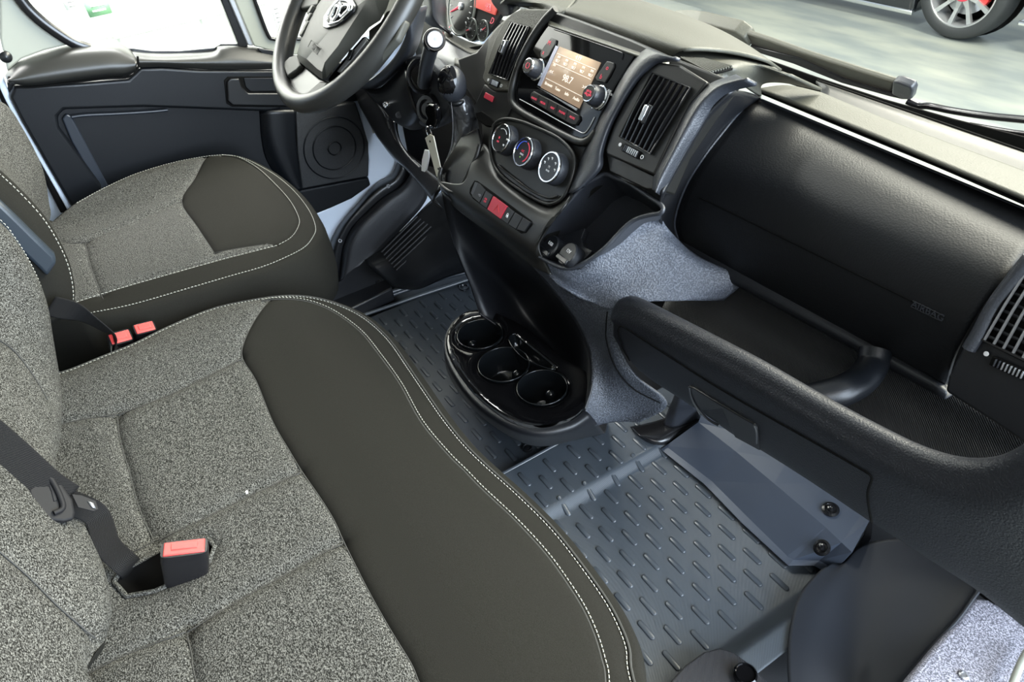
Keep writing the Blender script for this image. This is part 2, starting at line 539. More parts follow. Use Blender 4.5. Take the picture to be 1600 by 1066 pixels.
sF = s2(B(inner_px) + [(0.74, 0.14), (0.78, 0.08)], 4)
slot = [BF.uv(x, y) for x, y in [(176, 908), (196, 930), (240, 922), (290, 900), (326, 876), (334, 852), (322, 838), (262, 850), (212, 878), (186, 890)]]
dark_poly = front_uv + [(0.9, 0.06), (0.9, 0.5), (-0.3, 0.5), (-0.3, 0.16)]
center1 = sA[::-1][::1] + front_uv[10:28][0:0] + []
cen_poly1 = B([(377, 556), (398, 591), (424, 655), (450, 700), (470, 733), (383, 773), (308, 810), (240, 842), (214, 790), (199, 734), (184, 681), (180, 645), (270, 610)])
seams = [(front_uv, 0.006, 0.006), (sA, 0.006, 0.008), (sA2, 0.005, 0.007), (sB, 0.007, 0.008), (sC, 0.006, 0.008), (sC2, 0.004, 0.007), (sD, 0.007, 0.008), (sD2, 0.005, 0.007), (sE, 0.007, 0.008), (sF, 0.0025, 0.004)]
sheet(BF, edge_uv, seams, 0.010,
      [('front_bolster', dark_poly, 'dark_cloth', 'smooth dark cloth front bolster'),
       ('cushion', None, 'tweed', 'speckled grey seat cushion')], bench,
      skirt=('side_panel', 'dark_cloth', [(0.006, 0.001), (0.011, 0.006), (0.015, 0.016), (0.018, 0.04), (0.018, 0.10), (0.010, 0.17), (-0.02, 0.20)], 'dark cloth skirt of the cushion'),
      edge=(0.004, 0.010), holes=[slot])
def shift(poly, d):
    pts = [Vector(p) for p in poly]; out = []
    for i, p in enumerate(pts):
        t = (pts[min(i + 1, len(pts) - 1)] - pts[max(i - 1, 0)]).normalized()
        out.append(p + Vector((-t.y, t.x)) * d)
    return out
tn = [p for p in edge_uv if p[1] > -0.24]
stitches('edge_stitching', BF, [shift(tn, 0.0035 if False else -0.004)], bench, n=-0.0015)
stitches('seam_stitching', BF, [shift(sF, 0.004)], bench, n=-0.0006)
tube('piping', [BF.at(p[0], p[1], -0.0020) for p in tn], 0.0014, 'dark_thread', bench, seg=6)
tube('seam_line', [BF.at(p[0], p[1], -0.0022) for p in sF], 0.0011, 'dark_thread', bench, seg=6)
def seam_lines(fr, lst, parent, r=0.0008):
    parts = []
    for s, dep in lst:
        rs_ = resample(s, 0.006, False)
        parts.append(tube_g([fr.at(p.x, p.y, -dep + 0.0004) for p in rs_], r, 6))
    return mk('seam_lines', *merge(parts), 'dark_thread', parent)
seam_lines(BF, [(sA, .006), (sA2, .005), (sB, .007), (sC, .006), (sC2, .004), (sD, .007), (sD2, .005), (sE, .007), (front_uv[:60], .006)], bench)
# slot lining and welt
wl = resample(slot, 0.006, True)
tube('slot_welt', [BF.at(p.x, p.y, -0.003) for p in wl], 0.0030, 'tweed', bench, seg=8, closed=True)
k = len(wl); cpt = sum(wl, Vector((0, 0))) / k
V = [BF.at(p.x, p.y, -0.006) for p in wl] + [BF.at(*(cpt + (p - cpt) * 0.92), -0.09) for p in wl]
F = [(i, (i + 1) % k, k + (i + 1) % k, k + i) for i in range(k)] + [tuple(range(k, 2 * k))]
mk('slot_lining', V, F, 'void_black', bench, label='dark recess for the buckle')
# base under the cushion
box('seat_base', (0.29, -0.08, 0.21), (0.98, 0.44, 0.42), 'plastic', bench, bevel=0.02)

# ---- bench backrest (sheet on a reclined plane)
def lerp_tab(tab, v):
    if v <= tab[0][0]: return tab[0][1]
    for (a, x), (b, y) in zip(tab, tab[1:]):
        if v <= b:
            t = (v - a) / (b - a); t = t * t * (3 - 2 * t) if False else t
            return x + (y - x) * t
    return tab[-1][1]
def smooth_tab(tab):
    pts = spl([(a, b, 0) for a, b in tab], 8); T = [(p.x, p.y) for p in pts]
    return lambda v: lerp_tab(T, v)
_be = smooth_tab([(-0.06, 0.0), (0.0, 0.010), (0.08, 0.035), (0.135, 0.053), (0.185, 0.061), (0.24, 0.062), (0.285, 0.054), (0.45, 0.0), (0.72, -0.11)])
_bc = smooth_tab([(-0.06, 0.0), (0.0, 0.010), (0.04, 0.022), (0.08, 0.020), (0.16, 0.0), (0.30, -0.04), (0.45, -0.09), (0.72, -0.18)])
def back_h(u, v):
    w = math.exp(-(max(0.0, u + 0.23) / 0.075) ** 2)
    return _be(v) * w + _bc(v) * (1 - w) + 0.012 * math.exp(-((u - 0.27) / 0.09) ** 2) * math.exp(-((v - 0.03) / 0.08) ** 2)
BK = Frame((0, -0.245, 0.585), (1, 0, 0), (0, 0, 1))
BK.N = -BK.N; BK.h = back_h
def K(l): return [BK.uv(x, y) for x, y in l]
bk_edge = [(-0.262, -0.02), (-0.262, 0.03), (-0.264, 0.10), (-0.266, 0.18), (-0.268, 0.26), (-0.270, 0.36), (-0.265, 0.50), (-0.24, 0.66)]
bo_uv = s2(bk_edge[::-1], 3) + s2(K([(97, 715), (110, 762), (140, 825), (178, 885), (184, 905), (178, 960), (163, 1012), (160, 1060)]) + [(0.42, -0.01), (0.55, -0.01), (0.78, 0.0), (0.83, 0.05)], 3) + [(0.83, 0.66)]
kA = s2(K([(0, 527), (30, 550), (60, 590), (88, 640)]), 3)
kB = s2(K([(0, 852), (50, 895), (100, 945), (140, 980), (163, 1000)]), 3)
objs = sheet(BK, bo_uv, [(kA[:-1], 0.005, 0.008), (kB[:-1], 0.006, 0.010)], 0.011, [('backrest', None, 'tweed', 'speckled grey backrest')], bench,
      skirt=('backrest_side', 'dark_cloth', [(0.008, 0.006), (0.012, 0.02), (0.012, 0.09)], None), edge=(0.008, 0.014))
seam_lines(BK, [(kA[:-1], .004)], bench, 0.0010).name = 'backrest_seam'
seam_lines(BK, [(kB[:-1], .005)], bench, 0.0010).name = 'backrest_seam'
stitches('backrest_stitching', BK, [shift(s2(bk_edge, 3), -0.004)], bench, n=-0.003)

# ---- driver seat
seat = thing('driver_seat', (-0.53, 0.0, 0.0), 'single speckled grey driver seat with white stitched dark front pad, beside the driver door', 'car seat')
def drv_h(u, v):
    h = -0.9 * max(0, v - 0.16) ** 2
    h += 0.012 * math.exp(-((u + 0.84) / 0.06) ** 2)
    return h
DF = Frame((0, 0, 0.622), (1, 0, 0), (0, 1, 0), drv_h)
def D(l): return [DF.uv(x, y) for x, y in l]
d_edge = [(81, 345), (118, 316), (169, 289), (219, 268), (270, 253), (321, 243), (358, 241), (392, 250), (428, 270), (460, 296), (484, 326), (495, 352), (492, 368), (473, 389), (422, 413), (355, 433), (287, 453), (203, 477), (132, 491)]
d_uv = s2(D(d_edge), 4) + s2([(-0.44, -0.27), (-0.86, -0.27)], 4)
d_front = s2(D([(321, 243), (304, 274), (282, 311), (307, 352), (334, 393)]), 4)
d_front2 = s2(D([(334, 393), (371, 386), (432, 377)]), 3)
d_in = s2(D([(345, 242), (372, 246), (400, 262), (428, 288), (450, 313), (463, 338), (463, 352), (452, 369), (432, 381)]), 4)
d_in2 = s2(D([(432, 381), (380, 394), (334, 406), (270, 424), (203, 443), (150, 459), (116, 470)]), 4)
d_s1 = s2(D([(282, 311), (219, 340), (175, 358), (132, 376)]), 4)
d_s1b = s2(D([(132, 376), (110, 378), (88, 374)]), 3)
d_s2 = s2(D([(131, 376), (138, 409), (148, 437), (159, 464)]), 4)
front_poly = d_front[:-1] + d_front2[:-1] + d_in[::-1]
rim_poly = d_in + d_in2[1:] + [(-0.5, -0.4), (-0.1, -0.4), (-0.1, 0.5), (-1.0, 0.5), (-0.95, 0.19)]
sheet(DF, d_uv, [(d_front, 0.006, 0.006), (d_front2[:-1], 0.004, 0.005), (d_in, 0.004, 0.005), (d_in2, 0.005, 0.006), (d_s1, 0.006, 0.007), (d_s1b, 0.004, 0.006), (d_s2, 0.006, 0.007)], 0.010,
      [('front_pad', front_poly, 'dark_cloth', 'smooth dark cloth front pad'), ('rim_panel', rim_poly, 'dark_cloth', 'dark cloth rim with white stitching'), ('cushion', None, 'tweed', 'speckled grey seat cushion')],
      seat, skirt=('side_panel', 'dark_cloth', [(0.006, 0.002), (0.011, 0.010), (0.015, 0.028), (0.017, 0.06), (0.016, 0.10), (0.008, 0.14), (-0.03, 0.16)], 'dark cloth skirt of the cushion'), edge=(0.003, 0.008))
stitches('rim_stitching', DF, [shift(s2(D(d_edge[1:]), 4), -0.003)], seat, n=-0.001)
stitches('panel_stitching', DF, [shift(d_in, 0.004), shift(d_in2, 0.004)], seat, n=-0.0015, L=0.005)
seam_lines(DF, [(d_front, .006), (d_front2[:-1], .004), (d_s1, .006), (d_s1b, .004), (d_s2, .006)], seat)
box('seat_base', (-0.55, -0.02, 0.22), (0.44, 0.42, 0.44), 'plastic', seat, bevel=0.02)
box('height_cover', (-0.55, 0.0, 0.455), (0.50, 0.50, 0.03), 'smooth_plastic', seat, bevel=0.01)

# driver backrest: near side bolster and far front face
def xs(px, py, x): return P(px, py, 'x', x)
near = [(-30, 236), (0, 262), (34, 294), (68, 332), (91, 369), (108, 409), (115, 450), (111, 480)]
rows = []
for off, w in ((0.0, -0.375), (0.0, -0.330), (-0.01, -0.307), (-0.04, -0.293), (-0.12, -0.290)):
    r = []
    for x, y in near:
        p = P(x, y, 'x', -0.34); r.append(Vector((w, p.y + off + (0.0 if w > -0.35 else -0.03), p.z - off * 0.3)))
    rows.append(r)
patch('side_bolster', rows, 'dark_cloth', seat, nu=4, nv=4, thick=0.01, label='dark cloth bolster with white stitching')
st = [P(x, y, 'x', -0.34) for x, y in near]
class _L: pass
sp = spl([(p + Vector((0.025, -0.002, 0.002))) for p in st], 30)
segs = []
i = 0
while i + 4 < len(sp):
    segs.append(tube_g([sp[i], sp[i + 3]], 0.0007, 5)); i += 5
V, F = merge(segs); mk('bolster_stitching', V, F, 'thread', seat)
# front face of backrest
fr0 = [Vector((-0.375, p.y - 0.035, p.z)) for p in st]
farpx = [(-30, 160), (0, 168), (20, 196), (44, 240), (57, 274), (64, 318), (66, 330), (60, 350)]
fr1 = [P(x, y, 'x', -0.80) for x, y in farpx]
mid = [a.lerp(b, 0.5) + Vector((0, -0.02, 0)) for a, b in zip(fr0, fr1)]
q1 = [a.lerp(b, 0.85) + Vector((0, 0.0, 0)) for a, b in zip(fr0, fr1)]
bk = [p + Vector((-0.03, -0.06, 0)) for p in fr1]
patch('backrest', [fr0, mid, q1, fr1, bk], 'tweed', seat, nu=4, nv=6, thick=0.01, label='speckled grey backrest')
# recliner trim
tr = [P(x, y, 'x', -0.283) for x, y in [(-20, 310), (0, 316), (30, 345), (60, 375), (86, 400), (89, 412), (74, 434), (60, 420), (30, 392), (0, 360), (-20, 345)]]
mat('recliner_grey', (0.020, 0.027, 0.036), 0.4)
plate('recliner_cover', tr, 0.02, 'recliner_grey', seat, bevel=0.006, label='blue-grey plastic recliner cover')

# ---- buckles and belts
def buckle(name, base_px, top_px, z0, label, dirv, parent=None, w=0.030, t=0.018, H=0.075, group=None):
    pass
def buckle_at(c, up, wide, label, w=0.034, t=0.020, H=0.07):
    """c = centre of the red button face"""
    c = Vector(c); up = Vector(up).normalized(); wide = Vector(wide); wide = (wide - up * wide.dot(up)).normalized()
    th = up.cross(wide)
    b = thing('belt_buckle', c - up * (H + 0.05), label, 'seat belt buckle', 'belt buckles')
    ring = []
    for h, kw, kt in ((0, 1, 1), (-0.010, 1.04, 1.06), (-H * 0.6, 1.0, 1.0), (-H, 0.75, 0.8)):
        cc = c + up * h; rr = []
        for k in range(24):
            a = 2 * PI * k / 24; ca, sa = math.cos(a), math.sin(a)
            e = 0.35
            rr.append(cc + wide * (w / 2 * kw * math.copysign(abs(ca) ** e, ca)) + th * (t / 2 * kt * math.copysign(abs(sa) ** e, sa)))
        ring.append(rr)
    V = [p for r in ring for p in r]; F = []
    for j in range(3):
        for k in range(24): F.append((j * 24 + k, j * 24 + (k + 1) % 24, (j + 1) * 24 + (k + 1) % 24, (j + 1) * 24 + k))
    F.append(tuple(range(24))[::-1]); F.append(tuple(72 + k for k in range(24)))
    mk('housing', V, F, 'satin_black', b, auto=40)
    q = [c + up * 0.0015 + wide * (sx * w * 0.44) + th * (sy * t * 0.40) for sx, sy in ((-1, -1), (1, -1), (1, 1), (-1, 1))]
    plate('release_button', q, 0.004, 'buckle_red', b, n=up, bevel=0.0012, label='red release button')
    q = [c + up * 0.0026 + wide * (sx * w * 0.28) + th * (sy * t * 0.20 + t * 0.06) for sx, sy in ((-1, -1), (1, -1), (1, 1), (-1, 1))]
    plate('press_pad', q, 0.002, 'buckle_red', b, n=up, bevel=0.0006)
    tube('stalk', [c - up * (H - 0.002), c - up * (H + 0.05)], [t * 0.42, t * 0.38], 'webbing', b, seg=10)
    return b
def at_z(px, py, z): return P(px, py, 'z', z)
buckle_at(at_z(288, 856, 0.638), (-0.05, 0.30, 0.95), (0.25, 0.95, -0.3), 'black seat belt buckle with red button standing in the slot of the bench cushion', w=0.050, t=0.026)
buckle_at(at_z(188, 527, 0.605), (0.55, 0.25, 0.8), (0.0, 1, 0), 'nearer of two red-topped belt buckles between the two seats', w=0.036, t=0.024)
buckle_at(at_z(226, 512, 0.605), (0.45, 0.25, 0.8), (0.0, 1, 0), 'farther of two red-topped belt buckles between the two seats', w=0.034, t=0.022)

def strap(name, pts, w, m, parent=None, wide=(1, 0, 0), thick=0.0014, n=8, auto_w=False):
    c = spl(pts, n); V, F = [], []
    for i, p in enumerate(c):
        t = (c[min(i + 1, len(c) - 1)] - c[max(i - 1, 0)]).normalized()
        wd = wide[min(int(i * len(wide) / len(c)), len(wide) - 1)] if isinstance(wide, list) else wide
        wd = Vector(wd) if wide is not None and not auto_w else t.cross((CAM - p).normalized())
        wd = (wd - t * wd.dot(t)).normalized()
        for s in (-1, -0.86, 0.86, 1): V.append(p + wd * (w / 2 * s))
    for i in range(len(c) - 1):
        for k in range(3): F.append((i * 4 + k, i * 4 + k + 1, i * 4 + 5 + k, i * 4 + 4 + k))
    V, F = orient(V, F)
    return mk(name, V, F, m, parent, solid=thick)
# belt lying over the bench backrest into the slot
belt = thing('seat_belt', BK.p(90, 780), 'black seat belt with tongue lying on the bench backrest, running into the buckle slot', 'seat belt')
w1 = BK.at(*BK.uv(-60, 672), 0.012); w2 = BK.at(*BK.uv(0, 722), 0.012); w3 = BK.at(*BK.uv(52, 768), 0.012); w4 = BK.at(*BK.uv(84, 792), 0.014)
strap('webbing', [w1, w2, w3, w4], 0.040, 'webbing', belt, auto_w=True)
v1 = w4; v2 = BK.at(*BK.uv(128, 815), 0.016); v3 = at_z(168, 852, 0.628); v4 = at_z(200, 884, 0.606); v5 = at_z(214, 898, 0.56)
strap('lap_webbing', [v1, v2, v3, v4, v5], 0.028, 'webbing', belt, auto_w=True)
# tongue: moulded head with slot and steel blade
_n = Vector((0.50, 0.50, 0.70)).normalized(); _u = _n.cross(Vector((0, 0, 1))).normalized()
TF = Frame(BK.at(*BK.uv(92, 778), 0.018) + _n * 0.026, _u, _n.cross(_u))
def tf(px, py, n=0): return TF.p(px, py, n)
if TF.N.dot(CAM - TF.O) < 0: TF.N = -TF.N
head = [tf(*q, 0.002) for q in [(43, 765), (60, 752), (75, 737), (85, 738), (97, 755), (114, 780), (118, 800), (116, 811), (100, 815), (76, 813), (60, 800), (48, 783)]]
plate('tongue_head', head, 0.008, 'matte_black', belt, bevel=0.003)
tube('tongue_ridge', spl([tf(*q, 0.004) for q in [(72, 742), (82, 752), (94, 776), (98, 794), (84, 802)]], 5), 0.0032, 'matte_black', belt, seg=8)
blade = [tf(*q) for q in [(112, 772), (128, 774), (150, 783), (154, 796), (146, 799), (122, 793)]]
plate('tongue_blade', blade, 0.002, 'matte_black', belt, bevel=0.0005)
bm_ = [tf(*q, 0.0012) for q in [(137, 783), (146, 786), (150, 795), (144, 793)]]
plate('blade_slot', bm_, 0.001, 'silver', belt, bevel=0)
plate('webbing_clip', [tf(*q, 0.003) for q in [(70, 744), (76, 742), (88, 770), (90, 782), (84, 784), (80, 768)]], 0.006, 'matte_black', belt, bevel=0.001)
# belts between the seats
c1, c2, c3 = P(78, 478, 'x', -0.27), P(125, 492, 'x', -0.27), P(172, 522, 'x', -0.26)
t = tag(strap('lap_belt', [c1, c2, c3, c3 + Vector((0.0, 0.01, -0.05))], 0.040, 'webbing', None, wide=(0.1, -0.25, 1)), 'dark webbing strap running between the two seats to the red-topped buckles', 'seat belt')
c1, c2, c3 = P(95, 470, 'x', -0.29), P(150, 486, 'x', -0.29), P(212, 508, 'x', -0.29)
tag(obj_ := box('white_lint', BF.at(*BF.uv(386, 770), 0.001), (0.005, 0.003, 0.002), 'white_mark', None, bevel=0.0008), 'tiny white crumb on the bench cushion seam', 'crumb')
# ================================================================ SHELL, FLOOR, MATS, OUTSIDE
def st(o, kind='structure'): o['kind'] = kind; return o
def quad(name, pts, m, parent=None, solid=None, **k):
    V, F = orient([Vector(p) for p in pts], [tuple(range(len(pts)))])
    return mk(name, V, F, m, parent, smooth=False, solid=solid, **k)
mat('headliner', (0.42, 0.42, 0.40), 0.9)
mat('floor_dark', (0.012, 0.013, 0.015), 0.45, bump=('noise', 500, 0.3, 0.0006))
# cab floor, roof, rear partition and body sides (built where the van has them)
st(box('floor', (0.0, 0.35, -0.03), (2.0, 2.1, 0.05), 'floor_dark', None, bevel=None))
st(box('ceiling', (0.0, -0.20, 1.84), (1.96, 1.30, 0.04), 'headliner', None, bevel=None))
st(box('wall_rear', (0.0, -0.86, 0.92), (1.96, 0.04, 1.85), 'headliner', None, bevel=None))
st(box('wall_right', (0.975, -0.20, 1.74), (0.04, 1.30, 0.22), 'headliner', None, bevel=None))
st(box('trim_6', (-0.975, -0.05, 1.64), (0.04, 1.30, 0.42), 'headliner', None, bevel=None))
# firewall
fw = [(-0.98, 1.05, 0.0), (0.98, 1.05, 0.0), (0.98, 1.05, 0.72), (-0.98, 1.05, 0.72)]
st(quad('wall_front', fw, 'void_black', None, solid=0.02))
# painted body side behind and below the driver door (x = -0.97)
ws = [(-0.975, -0.85, -0.02), (-0.975, 1.05, -0.02), (-0.975, 1.05, 0.78), (-0.975, 0.62, 0.76), (-0.975, 0.30, 0.66), (-0.975, -0.10, 0.66), (-0.975, -0.16, 0.86), (-0.99, -0.22, 1.86), (-0.99, -0.85, 1.86)]
st(quad('wall_left', ws, 'body_paint', None, solid=0.02))

# ---- mats
LX, LY, HX, HY = 0.2946, 0.4835, 0.0357, 0.0350
def fold(x):
    t = (0.112 - x) / 0.030; t = max(0.0, min(1.0, t)); t = t * t * (3 - 2 * t)
    return 0.020 * t
def mat_h(u, v):
    h = 0.004 + (fold(u) if u > -0.06 else 0.0)
    t = max(0.0, min(1.0, (u - (0.515 + 0.03 * (v - 0.6))) / 0.05)); t = t * t * (3 - 2 * t)
    return h + 0.035 * t
MF = Frame((0, 0, 0), (1, 0, 0), (0, 1, 0), mat_h)
def dashes(name, parent, spots, f, m='rubber_ridge', L=0.046, W=0.0125):
    parts = []
    for x, y in spots:
        rings = []
        for (gl, gw, hh) in ((0, 0, 0.0), (0.0007, 0.0007, 0.0022), (0.0022, 0.0022, 0.0030)):
            rr = []
            for k in range(16):
                a = 2 * PI * k / 16; c, s = math.cos(a), math.sin(a)
                r = W / 2 - gw
                px_ = (L / 2 - W / 2) * (1 if c > 0 else -1) + r * c; py_ = r * s
                rr.append(Vector((x + px_, y + py_, f(x + px_, y + py_) + hh)))
            rings.append(rr)
        V = [p for r in rings for p in r]
        F = [(j * 16 + k, j * 16 + (k + 1) % 16, (j + 1) * 16 + (k + 1) % 16, (j + 1) * 16 + k) for j in range(2) for k in range(16)] + [tuple(32 + k for k in range(16))]
        parts.append((V, F))
    V, F = merge(parts)
    return mk(name, V, F, m, parent, auto=50)
mat('shiny_edge', (0.06, 0.068, 0.08), 0.22, spec=0.9)
pm = thing('floor_mat', (0.25, 0.6, 0.0), 'grey rubber mat with rows of raised dashes and a shiny fold, in the passenger footwell', 'floor mat', 'rubber floor mats')
nx, ny = 160, 34
xs_ = [-0.055 + (0.60 + 0.055) * i / nx for i in range(nx + 1)]; ys_ = [0.05 + 0.93 * j / ny for j in range(ny + 1)]
V = [(x, y, mat_h(x, y)) for y in ys_ for x in xs_]
F = [(j * (nx + 1) + i, j * (nx + 1) + i + 1, (j + 1) * (nx + 1) + i + 1, (j + 1) * (nx + 1) + i) for j in range(ny) for i in range(nx)]
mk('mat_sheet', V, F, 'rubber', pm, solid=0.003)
spots = []
for a in range(-10, 8):
    for b in range(-12, 14):
        if (a + b) % 2: continue
        x = LX + 0.0205 * 0 + HX * a + 0.112 * 0; y = LY + HY * b
        if -0.045 < x - 0.023 + 0.0 and x < 0.525 and 0.1 < y < 0.95: spots.append((x - 0.021, y))
dashes('raised_dashes', pm, spots, mat_h)
tube('edge_bead', [(-0.058, y, 0.020) for y in [0.05, 0.3, 0.5, 0.7, 0.9]], 0.006, 'shiny_edge', pm, seg=12)
lug = MF.p(825, 700)
lathe('mat_fastener', [(0.0125, 0.0), (0.0125, 0.004), (0.0105, 0.005), (0.0100, 0.002), (0.004, 0.002), (0.004, 0.004), (0, 0.004)], P(824, 701, 'z', 0.006), (0, 0, 1), 'smooth_plastic', pm, n=28)

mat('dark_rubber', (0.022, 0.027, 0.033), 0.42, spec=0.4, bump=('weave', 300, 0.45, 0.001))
dm = thing('floor_mat', (-0.45, 0.6, 0.0), 'dark rubber mat with raised dashes and a ridged border in the driver footwell', 'floor mat', 'rubber floor mats')
o = [(-0.84, 0.10), (-0.84, 0.50), (-0.815, 0.88), (-0.065, 0.88), (-0.065, 0.10)]
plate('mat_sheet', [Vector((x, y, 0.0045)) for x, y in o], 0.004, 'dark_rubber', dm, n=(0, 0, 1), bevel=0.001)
spots = []
for a in range(0, 21):
    for b in range(-10, 12):
        if (a + b) % 2: continue
        x = -0.7751 + 0.0362 * a; y = 0.4695 + 0.0345 * b
        if y < 0.80 and x < -0.075 and x > -0.80: spots.append((x - 0.021, y))
dashes('raised_dashes', dm, spots, lambda x, y: 0.0045, 'dark_rubber')
a0, a1, a2 = at_z(560, 497, 0.008), at_z(655, 462, 0.008), at_z(735, 437, 0.008)
d_ = (a2 - a0).normalized(); pz = Vector((-d_.y, d_.x, 0))
for off, r in ((0.0, 0.006), (0.052, 0.007)):
    tube('border_ridge', [a0 - d_ * 0.5 + pz * off, a1 + pz * off, a2 + d_ * 0.15 + pz * off], r, 'rubber_ridge', dm, seg=8)
lathe('mat_fastener', [(0.016, 0.0), (0.016, 0.005), (0.012, 0.006), (0.010, 0.002), (0, 0.002)], at_z(725, 450, 0.005), (0, 0, 1), 'smooth_plastic', dm, n=24)

# ---- ground and shop outside
mat('shop_floor', (0.24, 0.27, 0.265), 0.35, spec=0.3, mix=((0.38, 0.40, 0.35), 2.2, 0.40, 0.62))
MATS['shop_floor'].node_tree.nodes['Noise Texture'].inputs['Detail'].default_value = 8
def xform(m, sc):
    nt = m.node_tree; mp = nt.nodes.new('ShaderNodeMapping'); mp.inputs['Scale'].default_value = sc
    tc = nt.nodes['Texture Coordinate']; n = nt.nodes['Noise Texture']
    nt.links.new(tc.outputs['Object'], mp.inputs['Vector']); nt.links.new(mp.outputs['Vector'], n.inputs['Vector'])
xform(MATS['shop_floor'], (0.5, 1.6, 1))
o = quad('shop_ground', [(-14, -8, -0.6), (10, -8, -0.6), (10, 16, -0.6), (-14, 16, -0.6)], 'shop_floor'); st(o)
# cinder block wall beside the van
mat('block_wall', (0.80, 0.82, 0.78), 0.7)
nt = MATS['block_wall'].node_tree
br = nt.nodes.new('ShaderNodeTexBrick'); br.inputs['Scale'].default_value = 1.0
br.inputs['Brick Width'].default_value = 0.40; br.inputs['Row Height'].default_value = 0.20; br.inputs['Mortar Size'].default_value = 0.006
br.inputs['Color1'].default_value = (0.82, 0.84, 0.80, 1); br.inputs['Color2'].default_value = (0.78, 0.80, 0.77, 1); br.inputs['Mortar'].default_value = (0.50, 0.52, 0.50, 1)
mp = nt.nodes.new('ShaderNodeMapping'); mp.inputs['Rotation'].default_value = (PI / 2, 0, PI / 2)
tc = nt.nodes['Texture Coordinate']
sx = nt.nodes.new('ShaderNodeSeparateXYZ'); cx = nt.nodes.new('ShaderNodeCombineXYZ')
nt.links.new(tc.outputs['Object'], sx.inputs[0]); nt.links.new(sx.outputs['Y'], cx.inputs['X']); nt.links.new(sx.outputs['Z'], cx.inputs['Y'])
nt.links.new(cx.outputs[0], br.inputs['Vector']); nt.links.new(br.outputs['Color'], nt.nodes['Principled BSDF'].inputs['Base Color'])
st(box('shop_wall', (-3.3, -1.2, 1.2), (0.2, 7.4, 3.6), 'block_wall', None, bevel=None))
def wl_(px, py, d=0.0): return P(px, py, 'x', -3.2 + d)
pipe = [wl_(178, 58, .03), wl_(300, 25, .03), wl_(346, 12, .03)]
pdir = (pipe[-1] - pipe[0]).normalized()
pz0 = P(178, 58, 'x', -3.17).z
tag(tube('wall_pipe', [(-3.17, P(178, 58, 'x', -3.17).y, pz0), (-3.17, 2.4, pz0)], 0.013, 'block_wall', None, seg=12), 'thin white painted pipe running level along the block wall', 'pipe')
e1 = P(170, 45, 'x', -3.17)
tag(tube('conduit', spl([P(148, 51, 'x', -3.17), P(160, 52, 'x', -3.17), P(170, 46, 'x', -3.17), P(178, 58, 'x', -3.17) + Vector((0, -0.02, 0))], 6), 0.008, 'block_wall', None, seg=8), 'short bent white conduit at the end of the wall pipe', 'pipe')
mat('poster_green', (0.16, 0.34, 0.19), 0.6); mat('poster_white', (0.80, 0.81, 0.79), 0.6)
def poster(pxs, m, label, lines=0, words=None):
    a = [P(x, y, 'x', -3.195) for x, y in pxs]
    y0, y1 = min(p.y for p in a), max(p.y for p in a); z0, z1 = min(p.z for p in a), max(p.z for p in a)
    t = thing('poster', (-3.2, (y0 + y1) / 2, z0), label, 'poster', 'posters on the block wall')
    box('sheet', (-3.197, (y0 + y1) / 2, (z0 + z1) / 2), (0.004, y1 - y0, z1 - z0), m, t, bevel=None)
    return t, y0, y1, z0, z1
t, y0, y1, z0, z1 = poster([(131, 5), (176, 20)], 'poster_green', 'green poster with white print on the block wall')
for i in range(2):
    box('text_line', (-3.1945, (y0 + y1) / 2, z1 - 0.02 - 0.022 * i), (0.001, (y1 - y0) * 0.6, 0.008), 'poster_white', t, bevel=None)
t, y0, y1, z0, z1 = poster([(92, -12), (126, 12)], 'poster_white', 'white notice with small black print left of the green poster')
for i in range(4):
    box('text_line', (-3.1945, (y0 + y1) / 2, z0 + 0.014 + 0.018 * i), (0.001, (y1 - y0) * 0.45, 0.006), 'grey_mark', t, bevel=None)
t, y0, y1, z0, z1 = poster([(418, -10), (446, 45)], 'poster_white', 'white notice with grey print seen through the small front quarter window')
for i in range(4):
    box('text_line', (-3.1945, (y0 + y1) / 2, z0 + 0.04 + 0.022 * i), (0.001, (y1 - y0) * 0.5, 0.006), 'grey_mark', t, bevel=None)

# ---- parked car beyond the windshield
car = thing('sports_car', (-2.6, 6.0, -0.6), 'dark car parked beyond the windshield, only its sill, front wheel and bumper corner in view', 'car')
mat('car_paint', (0.01, 0.012, 0.016), 0.1, spec=0.6, coat=0.8)
mat('tyre', (0.03, 0.033, 0.035), 0.6)
mat('alloy', (0.50, 0.51, 0.52), 0.3, metal=0.7)
mat('caliper_red', (0.75, 0.05, 0.05), 0.35)
mat('amber', (0.9, 0.45, 0.02), 0.3)
wc = P(1503, 14, 'y', 5.46); wc = Vector((wc.x, 5.5, wc.z)); R0 = 0.325
wc.z = -0.6 + R0 + 0.005
ax_ = Vector((0, -1, 0))
tw = [(0.225, -0.10), (0.30, -0.10), (R0 - 0.01, -0.085), (R0, -0.05), (R0, 0.05), (R0 - 0.01, 0.085), (0.30, 0.10), (0.245, 0.098), (0.238, 0.09), (0.235, -0.09)]
wheel = mk('tyre', *lathe_g(tw, wc, ax_, 64), 'tyre', car, auto=50)
lathe('rim', [(0.236, -0.05), (0.236, 0.085), (0.242, 0.092), (0.232, 0.094), (0.225, 0.085), (0.218, -0.05)], wc, ax_, 'alloy', wheel, n=64)
lathe('brake_disc', [(0.165, 0.0), (0.165, 0.02), (0.08, 0.02), (0.08, 0.05), (0, 0.05)], wc, ax_, 'silver', wheel, n=48)
lathe('wheel_well', [(0.34, -0.12), (0.34, -0.10), (0, -0.10)], wc, ax_, 'void_black', car, n=40)
def wp(r, a, h): return wc + Vector((r * math.cos(a), -h, r * math.sin(a)))
